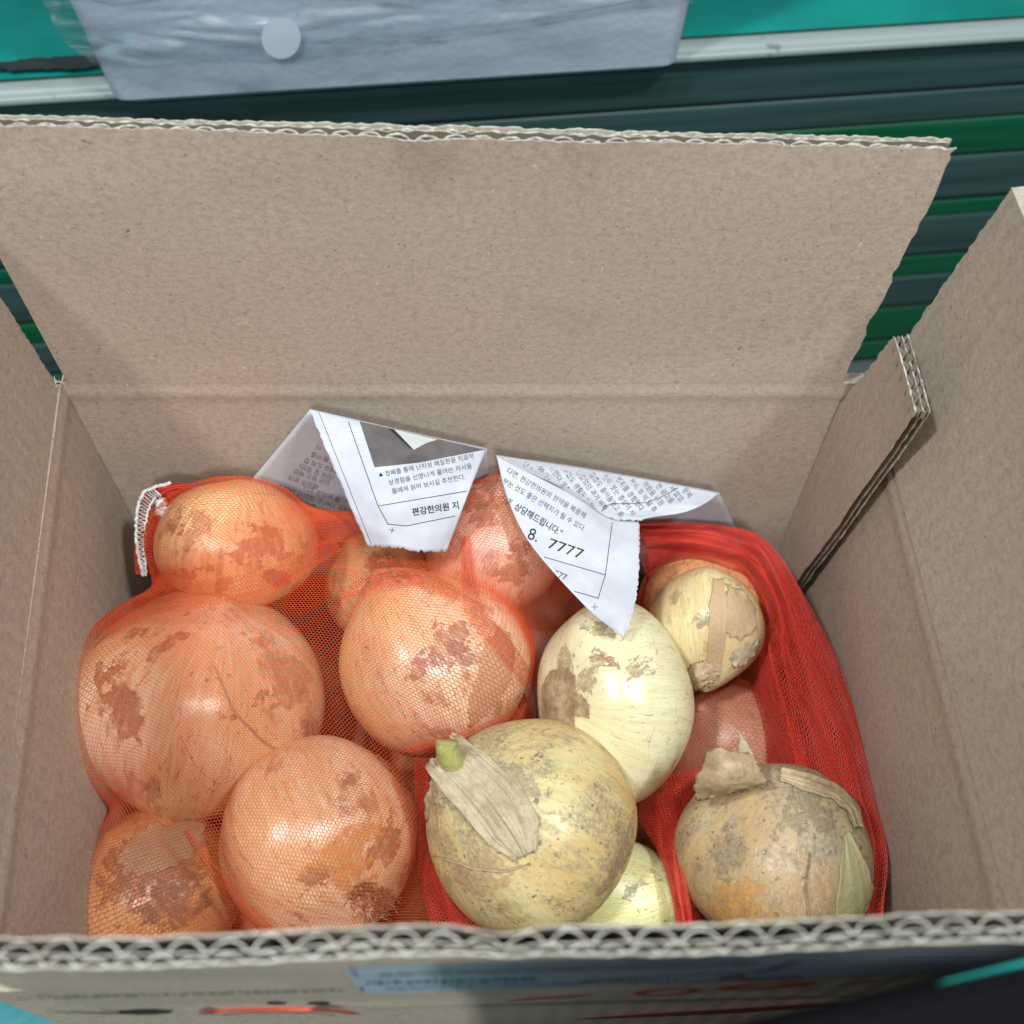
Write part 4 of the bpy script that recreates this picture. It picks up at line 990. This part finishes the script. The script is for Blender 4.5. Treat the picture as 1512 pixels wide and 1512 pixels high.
# gathered folds in the body net where it is pulled tight between the onions
bvn = BVHTree.FromPolygons([tuple(p) for p in NETBASE.reshape(-1, 3)], [tuple(int(a) for a in q) for q in grid_faces(NU, NV)])
def body_fold(path, widths, seed, waves=3, ncol=130, nrow=26, lift=.0012, h=.0016):
    path = np.array(path, float); n = 60; f = np.linspace(0, len(path) - 1, n)
    pp = np.stack([np.interp(f, np.arange(len(path)), path[:, k]) for k in range(2)], -1); ww = np.interp(f, np.arange(len(path)), widths)
    for _ in range(6): pp[1:-1] = (pp[:-2] + pp[1:-1] * 2 + pp[2:]) / 4
    T = np.gradient(pp, axis=0); T /= np.linalg.norm(T, axis=1)[:, None]; Nn = np.stack([-T[:, 1], T[:, 0]], -1)
    G = np.zeros((n, 24, 3)); last = .4
    for i in range(n):
        for j in range(24):
            w = (j / 23 - .5) * 2; q = pp[i] + Nn[i] * ww[i] * w
            d = Vector(ray(*q)); loc, _n, _i, dist = bvn.ray_cast(Vector(CP), d.normalized())
            t = float((np.array(loc) - CP) @ FWD) if loc is not None else last
            last = t
            b = (1 - w * w) ** 1.5 * (.4 + .6 * math.sin(math.pi * min(1, max(0, i / (n - 1)))))
            G[i, j] = P(*q, t - lift * (.12 + b) - h * b * (.5 + .5 * math.sin(w * math.pi * waves + 3 * n3((i * .06, w, seed), 1))))
    for _ in range(2): G[:, 1:-1] = (G[:, :-2] + 2 * G[:, 1:-1] + G[:, 2:]) / 4
    ln = np.linalg.norm(np.diff(G[:, 12], axis=0), axis=1).sum(); wd_ = np.linalg.norm(np.diff(G[30], axis=0), axis=1).sum()
    net('net_fold', G, max(12, int(ln / .0006)), max(5, int(wd_ / .0013)), .00012, M_NET, bag)
body_fold([(150, 930), (205, 895), (290, 878), (390, 862), (450, 830), (500, 800)], [10, 16, 20, 18, 14, 12], 1)
body_fold([(450, 790), (500, 780), (545, 792), (600, 800)], [20, 18, 16, 10], 2)
body_fold([(688, 790), (690, 850), (700, 905), (740, 950), (785, 1010)], [6, 9, 14, 14, 10], 3)
body_fold([(275, 1225), (305, 1275), (345, 1325), (400, 1385)], [5, 8, 10, 12], 4)
body_fold([(500, 880), (560, 855), (620, 850), (680, 880)], [8, 13, 13, 8], 5)
body_fold([(600, 1110), (640, 1100), (700, 1085), (770, 1050)], [6, 9, 9, 6], 8)
# mouth of the bag: bunched layers along the right wall
def rails(ctrl, nu, nv): return px_patch(ctrl, nu, nv)
MOUTH = [
 [(940, 772, .440), (945, 785, .436), (950, 810, .440), (955, 850, .455)],
 [(1010, 772, .438), (1015, 790, .430), (1020, 815, .438), (1020, 850, .455)],
 [(1075, 777, .436), (1075, 800, .427), (1070, 830, .432), (1065, 870, .450)],
 [(1130, 797, .432), (1122, 815, .420), (1110, 840, .425), (1100, 880, .445)],
 [(1178, 862, .424), (1160, 875, .408), (1142, 900, .412), (1128, 930, .435)],
 [(1234, 962, .408), (1200, 975, .390), (1150, 985, .395), (1118, 1000, .425)],
 [(1264, 1060, .392), (1230, 1070, .375), (1175, 1075, .380), (1130, 1085, .412)],
 [(1288, 1160, .378), (1250, 1165, .362), (1200, 1165, .366), (1150, 1165, .395)],
 [(1308, 1250, .364), (1280, 1255, .352), (1245, 1255, .360), (1200, 1255, .385)],
 [(1303, 1335, .352), (1282, 1340, .345), (1255, 1345, .355), (1210, 1350, .380)],
 [(1296, 1420, .342), (1275, 1425, .338), (1250, 1425, .346), (1210, 1425, .372)],
]
for lay in range(3):
    G = rails(MOUTH, 120, 60)
    for i in range(120):
        for j in range(60):
            f = j / 59; g = i / 119
            pl = math.sin(f * 26 + 5 * n3((g * 3, f, lay), 1.0) + lay * 2) * .0022 + .0028 * n3((g * 5, f * 5, lay * 4), 1.2)
            G[i, j] = G[i, j] - FWD * pl + FWD * lay * .0035 + RGT * (.0012 * n3((g * 9, f * 2, lay), 1) - lay * .0015)
    G[..., 0] = np.clip(G[..., 0], -1, BX1 - .0035)
    if lay == 2: G = G[52:]
    net('mouth_fold', G, 240 if lay < 2 else 130, 58, .00014, M_NET_RED, bag)
# net lying in folds under the loose onions
FOLD = [
 [(925, 1170, .385), (960, 1160, .382), (1000, 1140, .385), (1050, 1130, .390)],
 [(945, 1215, .374), (975, 1205, .368), (1010, 1190, .372), (1050, 1180, .385)],
 [(975, 1265, .362), (992, 1255, .354), (1012, 1240, .358), (1040, 1230, .376)],
 [(990, 1310, .354), (1002, 1305, .345), (1018, 1300, .350), (1040, 1290, .368)],
 [(1000, 1370, .350), (1010, 1370, .342), (1020, 1370, .346), (1040, 1370, .362)]]
for lay in range(2):
    G = rails(FOLD, 70, 50)
    for i in range(70):
        for j in range(50):
            f = j / 49; g = i / 69
            G[i, j] = G[i, j] - FWD * (.0016 * math.sin(f * 22 + 4 * n3((g * 2, f, lay + 9), 1) + lay) - lay * .003)
    net('mouth_fold', G, 96, 28, .00013, M_NET_RED, bag)
FOLD2 = [
 [(612, 1120, .372), (630, 1130, .366), (650, 1150, .368), (680, 1180, .385)],
 [(615, 1200, .366), (632, 1210, .360), (650, 1230, .364), (680, 1250, .380)],
 [(618, 1290, .360), (645, 1300, .354), (675, 1310, .358), (720, 1320, .374)],
 [(640, 1385, .352), (690, 1385, .346), (740, 1385, .348), (800, 1385, .362)]]
for lay in range(2):
    G = rails(FOLD2, 70, 50)
    for i in range(70):
        for j in range(50):
            f = j / 49; g = i / 69
            G[i, j] = G[i, j] - FWD * (.0018 * math.sin(f * 17 + 4 * n3((g * 2, f, lay + 3), 1) + lay) - lay * .004)
    net('mouth_fold', G, 96, 28, .00013, M_NET_RED, bag)
# white stitching on the closed end
M_WHITE = simple('white_thread', (0.72, 0.70, 0.66), .9)
edge = np.array([P(*q) for q in [(212, 850, 0.417), (204, 815, .415), (201, 780, 0.413), (203, 750, 0.411), (212, 726, 0.411), (232, 718, 0.411), (252, 713, 0.411)]])
f = np.linspace(0, 6, 60); e1 = np.stack([np.interp(f, np.arange(7), edge[:, k]) for k in range(3)], -1)
for _ in range(6): e1[1:-1] = (e1[:-2] + 2 * e1[1:-1] + e1[2:]) / 4
inn_ = np.array([P(*q) for q in [(216, 850, 0.415), (213, 815, 0.412), (214, 780, 0.410), (218, 755, 0.409), (226, 738, 0.409), (240, 730, 0.409), (254, 722, 0.410)]])
e2 = np.stack([np.interp(f, np.arange(7), inn_[:, k]) for k in range(3)], -1)
zig = [e1[i] if i % 2 == 0 else e2[i] for i in range(0, 48)]
jit = lambda a: a + rng.normal(0, .00025, a.shape)
knot = [P(236 + 7 * math.sin(k * 1.3) + k * .1, 738 + k * 1.1, .406 + .0015 * math.sin(k * 2.1)) for k in range(22)]
paths = [jit(e1) - BAG0, jit(e2[:44]) - BAG0, np.array(zig) - BAG0, np.array(knot) - BAG0]
tubes('stitching', paths, [.00075, .0005, .00055, .0011], M_WHITE, bag, 6)
# dense red hem behind the stitching
HEM = [[(200, 850, 0.423), (215, 850, 0.417), (232, 850, 0.417)], [(198, 790, 0.421), (212, 785, 0.413), (236, 790, 0.415)], [(206, 740, 0.417), (224, 742, 0.411), (250, 748, 0.413)], [(222, 720, 0.415), (250, 722, 0.410), (275, 728, 0.412)], [(265, 712, 0.414), (285, 718, 0.411), (310, 726, 0.413)]]
for lay in range(2):
    G = rails(HEM, 60, 30)
    for i in range(60):
        for j in range(30): G[i, j] += -FWD * (.0012 * math.sin(j * .9 + lay + n3((i * .1, j * .1, lay), 1) * 3)) + FWD * (.001 + lay * .002)
    net('hem', G, 140, 36, .00015, M_NET_RED, bag)

# ------------------------------------------------------------------ newspaper
m = N('newsprint'); c = m.coord()
m.color(m.mix(m.ramp(m.noise(c, 120, 4), .35, .7), (0.55, 0.58, 0.65), (0.61, 0.64, 0.71))).rough(.85).bump(m.noise(c, 160, 4), .12, .001)
tl_ = m.node('ShaderNodeBsdfTranslucent'); tl_.inputs[0].default_value = (.75, .77, .8, 1)
ms = m.node('ShaderNodeMixShader'); ms.inputs[0].default_value = .16
m.t.links.new(m.b.outputs[0], ms.inputs[1]); m.t.links.new(tl_.outputs[0], ms.inputs[2]); m.t.links.new(ms.outputs[0], m.out.inputs['Surface'])
M_NEWS = m.m
M_TEXT = simple('print_ink', (0.022, 0.024, 0.03), .9, .1); M_TEXT2 = simple('faint_ink', (0.08, 0.075, 0.09), .9, .1)
M_PHOTO = N('printed_photo'); _c = M_PHOTO.coord(); M_PHOTO.color(M_PHOTO.mix(M_PHOTO.ramp(M_PHOTO.noise(_c, 60, 5, .6), .3, .7), (0.075, 0.065, 0.07), (0.14, 0.12, 0.12))).rough(.85); M_PHOTO = M_PHOTO.m
M_PHOTO2 = simple('printed_photo_light', (0.50, 0.52, 0.50), .85); M_PHOTO3 = simple('printed_photo_dark', (0.02, 0.022, 0.025), .85)
news = empty('newspaper', (0, .24, .2)); N0 = np.array(news.location)
tag(news, 'printed newspaper sheet tucked behind the onions, two corners folded down over them', 'newspaper')
def paper(name, ctrl, nu, nv, seed, ragged=(), curl=.0006):
    G = px_patch(ctrl, nu, nv)
    for i in range(nu):
        for j in range(nv):
            f, g = i / (nu - 1), j / (nv - 1)
            G[i, j] -= FWD * curl * (n3((f * 2.2, g * 2.2, seed), 1) + .35 * n3((f * 6, g * 6, seed + 2), 1)) * min(1, 8 * min(f, 1 - f) + .15)
    rr_ = random.Random(seed)
    if 'bottom' in ragged:
        for j in range(nv): G[-1, j] += DWN * rr_.uniform(-.0005, .0007)
    if 'left' in ragged:
        for i in range(nu): G[i, 0] += RGT * rr_.uniform(-.00025, .00025)
    if 'right' in ragged:
        for i in range(nu): G[i, -1] += RGT * rr_.uniform(-.0003, .0003)
    o = link(name, mesh_np(name, G.reshape(-1, 3) - N0, grid_faces(nu, nv)), M_NEWS, news)
    md = o.modifiers.new('thick', 'SOLIDIFY'); md.thickness = .00012; md.offset = -1
    bvh = BVHTree.FromPolygons([tuple(p) for p in G.reshape(-1, 3)], [tuple(int(a) for a in q) for q in grid_faces(nu, nv)])
    return o, bvh
def hit(bvh, px, py, lift=.00025):
    d = Vector(ray(px, py)); loc, nrm_, i, dist = bvh.ray_cast(Vector(CP), d.normalized())
    if loc is None: return None
    return np.array(loc) - np.array(d.normalized()) * lift
def flat_print(name, polys, bvh, mat, parent, lift=.00025):
    bm = bmesh.new()
    for pts in polys:
        hs_ = [hit(bvh, x, y, lift) for x, y in pts]
        if any(h is None for h in hs_): continue
        bm.faces.new([bm.verts.new(h - N0) for h in hs_])
    return bm_obj(name, bm, mat, parent)
def text_polys(body, x, y, size, ang, align='LEFT', bold=0.0, sx=1.0):
    cu = bpy.data.curves.new('txt', 'FONT'); cu.body = body; cu.size = 1; cu.align_x = align; cu.resolution_u = 3
    if bold: cu.offset = bold
    o = bpy.data.objects.new('txt', cu); COL.objects.link(o)
    dg = bpy.context.evaluated_depsgraph_get(); me = o.evaluated_get(dg).to_mesh()
    vs = [v.co.copy() for v in me.vertices]; fs = [tuple(p.vertices) for p in me.polygons]
    bpy.data.objects.remove(o); bpy.data.curves.remove(cu)
    ca, sa = math.cos(math.radians(ang)), math.sin(math.radians(ang))
    q = [(x + size * (v.x * sx * ca + v.y * sa), y + size * (v.x * sx * sa - v.y * ca)) for v in vs]
    return q, fs
def text(name, lines, bvh, mat, parent, lift=.00025):
    V, F = [], []
    for ln in lines:
        q, fs = text_polys(*ln[:5], **(ln[5] if len(ln) > 5 else {}))
        hs_ = [hit(bvh, a, b, lift) for a, b in q]; mp = {}
        for fc in fs:
            if any(hs_[i] is None for i in fc): continue
            for i in fc:
                if i not in mp: mp[i] = len(V); V.append(tuple(hs_[i] - N0))
            F.append(tuple(mp[i] for i in fc))
    me = bpy.data.meshes.new(name); me.from_pydata(V, [], F); me.update()
    print(name, 'text verts', len(V))
    return link(name, me, mat, parent, smooth=False)
def seg(x0, y0, x1, y1, w=.45, n=10):
    L_ = math.hypot(x1 - x0, y1 - y0); nx, ny = -(y1 - y0) / L_ * w, (x1 - x0) / L_ * w; out = []
    for k in range(n):
        a, b = k / n, (k + 1) / n; ax_, ay = x0 + (x1 - x0) * a, y0 + (y1 - y0) * a; bx, by = x0 + (x1 - x0) * b, y0 + (y1 - y0) * b
        out.append([(ax_ + nx, ay + ny), (bx + nx, by + ny), (bx - nx, by - ny), (ax_ - nx, ay - ny)])
    return out
def fill(quad, n=10):
    q = np.array(quad, float); out = []
    f = lambda a, b: tuple((q[0] * (1 - a) + q[1] * a) * (1 - b) + (q[3] * (1 - a) + q[2] * a) * b)
    for i in range(n):
        for j in range(n): out.append([f(i / n, j / n), f((i + 1) / n, j / n), f((i + 1) / n, (j + 1) / n), f(i / n, (j + 1) / n)])
    return out
T_ = lambda x, y, Yv: (x, y, tY(x, y, Yv))
back1, bv1 = paper('back_page', [[T_(458, 604, .2445), T_(545, 624, .2455), T_(635, 644, .2455), T_(719, 662, .2445)], [T_(365, 716, .2475), T_(480, 720, .2475), T_(600, 730, .2475), T_(725, 740, .2475)], [T_(265, 835, .248), T_(420, 845, .248), T_(600, 850, .248), T_(740, 850, .248)]], 30, 30, 1, curl=.0004)
back2, bv2 = paper('back_page', [[T_(733, 672, .2445), T_(845, 688, .245), T_(960, 708, .245), T_(1062, 727, .2445)], [T_(735, 740, .2465), T_(850, 760, .2465), T_(980, 765, .2465), T_(1083, 772, .2465)], [T_(735, 850, .247), T_(850, 850, .247), T_(990, 850, .247), T_(1110, 845, .247)]], 30, 30, 2, curl=.0004)
left, bvl = paper('folded_corner', [[T_(457, 604, .2425), T_(545, 624, .2425), T_(635, 645, .2425), T_(718, 663, .2425)], [(499, 705, .378), (572, 712, .376), (640, 723, .376), (690, 733, .380)], [(543, 807, .385), (585, 808, .380), (625, 814, .380), (660, 812, .385)]], 40, 60, 3, ('bottom', 'left'), .0020)
upper, bvu = paper('folded_corner', [[T_(733, 672, .2425), T_(845, 689, .243), T_(960, 709, .243), T_(1062, 728, .2425)], [(775, 694, .395), (868, 716, .402), (965, 738, .408), (1040, 744, .412)], [(815, 713, .394), (885, 745, .399), (955, 757, .404), (1008, 757, .408)], [(855, 735, .394), (895, 763, .397), (935, 768, .399), (965, 763, .404)]], 36, 50, 4, ('bottom',), .0018)
frnt, bvf = paper('folded_corner', [[(733, 673, .3905), (790, 702, .392), (850, 733, .393), (900, 765, .395), (944, 771, .396)], [(750, 738, .388), (800, 758, .386), (850, 785, .384), (900, 805, .384), (944, 815, .385)], [(785, 806, .380), (830, 825, .378), (865, 845, .376), (905, 860, .375), (942, 860, .375)], [(862, 893, .367), (885, 898, .366), (903, 900, .365), (922, 900, .364), (937, 897, .365)], [(908, 932, .357), (912, 935, .357), (917, 938, .357), (921, 938, .357), (925, 935, .357)]], 60, 50, 5, ('right', 'bottom'), .0016)
# print on the left corner
pa = -11.5
text('print', [('▲', 559, 704, 7.5, pa), ('청폐를 통해 난치성 폐질환을 치료하', 569, 703, 9.2, pa, dict(sx=.98)), ('상경험을 신명나게 풀어쓴 저서들', 574, 716, 9.2, pa, dict(sx=1.0)), ('들에게 읽어 보시길 추천한다.', 579, 729, 9.2, pa)], bvl, M_TEXT, left)
text('bold_print', [('편강한의원 지', 609, 761, 12.5, -9, dict(bold=.018, sx=.98))], bvl, M_TEXT, left)
flat_print('printed_rule', seg(471, 609, 548, 803, .35, 30) + seg(512, 616, 558, 747, .5, 20) + seg(558, 747, 573, 774, .5) + seg(573, 774, 600, 776.5, .5) + seg(600, 776.5, 672, 762, .5) + seg(559, 747, 690, 725, .5) + seg(575, 782, 583, 784, .4, 2) + seg(580, 779, 578, 787, .4, 2), bvl, M_TEXT, left)
flat_print('printed_photo', fill([(531, 622), (716, 664), (620, 683), (553, 690)], 16), bvl, M_PHOTO, left)
flat_print('printed_photo', fill([(582, 634), (646, 649), (630, 654), (611, 664)], 8), bvl, M_PHOTO2, left, .0004)
flat_print('printed_photo', fill([(573, 632), (582, 634), (611, 664), (603, 660)], 8), bvl, M_PHOTO3, left, .00045)
# upside-down print on the back page
A2 = 199
bl = [('이', 467, 656), ('반도체 이를', 460, 667), ('비메모 도체 첩', 450, 676), ('(장비 및 생산)', 443, 685), ('임은 왕신 때문', 434, 692), ('메모리 분야', 427, 701), ('를 보이고 있다.', 447, 716), ('업체는 1397곳, 2021년 3420곳', 411, 715), ('관련 업체 수가 2019년', 404, 725), ('전체 업체 가운데 14', 397, 731), ('증가한 것으로 나타', 391, 738)]
text('print', [(t, x, y, 9.5, A2, dict(align='RIGHT')) for t, x, y in bl], bv1, M_TEXT2, back1)
# print on the right sheet
text('print', [('다면, 편강한의원의 한약을 복용해', 747, 697, 10.2, 30.5, dict(sx=.95)), ('보는 것도 좋은 선택지가 될 수 있다.', 741, 712, 10.4, 31, dict(sx=.92)), ('777', 817, 850, 13, 22)], bvf, M_TEXT, frnt)
text('bold_print', [('리하게 상담해드립니다.”', 728, 733, 13.0, 30.5, dict(bold=.014, sx=.88)), ('18.', 766, 791, 25, 19, dict(sx=.95)), ('7777', 807, 808, 21.5, 19, dict(sx=1.28))], bvf, M_TEXT, frnt)
flat_print('printed_rule', seg(905, 764, 894, 848, .5, 12) + seg(894, 848, 883, 884, .5, 8) + seg(795, 820, 893, 848.5, .5, 12) + seg(848, 873, 884, 883.5, .5, 6) + seg(874, 896, 883, 896.5, .4, 2) + seg(878.5, 891, 878, 901, .4, 2), bvf, M_TEXT, frnt)
ul = ['는 것 단', '단 뒤로 친구', '100 사람번에', '만한다. 또한', '호흡도 생활도 안정되', '빈둘었던 과거 비해', '통증도 줄어들었고 숨', '안이 붓는 증상이 사', '변화를 경험했다', '하자 후 석 달 후', '의원을 내원', '전 광고를', '서 없었', '문제']
text('print', [(t, 752 + k * 19.6, 681 + k * 3.3, 10.4, 57 - k * .6, dict(sx=.86)) for k, t in enumerate(ul)], bvu, M_TEXT, upper)
cv = [(888, 756), (893, 748), (903, 744), (930, 743.5), (956, 742), (980, 732), (1009, 716)]
flat_print('printed_rule', sum([seg(*a, *b, .5, 4) for a, b in zip(cv, cv[1:])], []), bvu, M_TEXT, upper)
# scrap of newspaper low at the left wall
bm_ctrl = [[(112, 1335, .42), (122, 1340, .415), (132, 1352, .415)], [(114, 1352, .42), (122, 1360, .412), (134, 1368, .415)], [(122, 1392, .42), (130, 1395, .415), (140, 1400, .42)]]
G = px_patch(bm_ctrl, 14, 14); o = link('newspaper_scrap', mesh_np('newspaper_scrap', G.reshape(-1, 3), grid_faces(14, 14)), M_NEWS)
o.modifiers.new('thick', 'SOLIDIFY').thickness = .0002
tag(o, 'small white newspaper scrap between the net bag and the left wall, by the front flap', 'paper scrap')

# ------------------------------------------------------------------ dark bag in front of the box
m = N('dark_fabric'); c = m.coord()
m.color(m.mix(m.ramp(m.noise(c, 300, 3), .66, .72, 0, .5), (0.009, 0.010, 0.014), (0.14, 0.15, 0.17))).rough(.7).bump(m.noise(c, 200, 3), .3, .001); m.b.inputs['Specular IOR Level'].default_value = .08; M_FAB = m.m
dk = empty('dark_bag', (.2, -.06, PLAT)); dk.rotation_euler = (0, 0, math.radians(11.5))
tag(dk, 'dark grey fabric bag with a black rim in front of the box, bottom right', 'bag')
e0 = np.array([.0852, .0338]); ca, sa = math.cos(math.radians(11.5)), math.sin(math.radians(11.5))
rel = e0 - np.array([.2, -.06]); yl = -sa * rel[0] + ca * rel[1]
slab('bag_body', (-.19, yl - .20, 0.0), (.20, yl - .0005, .300), M_FAB, dk, .01, 4)
slab('bag_rim', (-.195, yl - .024, .285), (.205, yl + .0005, .316), simple('black_webbing', (.004, .004, .005), .75, .06), dk, .004, 3)

cy_ = [P(a_, b_, .166) for a_, b_ in ((1394, 1448), (1450, 1434), (1540, 1411), (1540, 1419), (1450, 1438), (1396, 1450))]  # sliver of teal cloth showing between box and bag, not a bag part
bm = bmesh.new(); bm.faces.new([bm.verts.new(Vector(p) - Vector((0, 0, 0))) for p in cy_])
g_ = bmesh.ops.extrude_face_region(bm, geom=bm.faces[:])
for e_ in g_['geom']:
    if isinstance(e_, bmesh.types.BMVert): e_.co.z -= .004
bpy.context.view_layer.update()
for v_ in bm.verts: v_.co = dk.matrix_world.inverted() @ v_.co
bm_obj('teal_cloth_sliver', bm, M_TEAL, dk)
n_tri = sum(sum(max(0, p.loop_total - 2) for p in o.data.polygons) if len(o.data.polygons) < 2000 else 2 * len(o.data.polygons) for o in S.objects if o.type == 'MESH')
print('triangles about', n_tri)
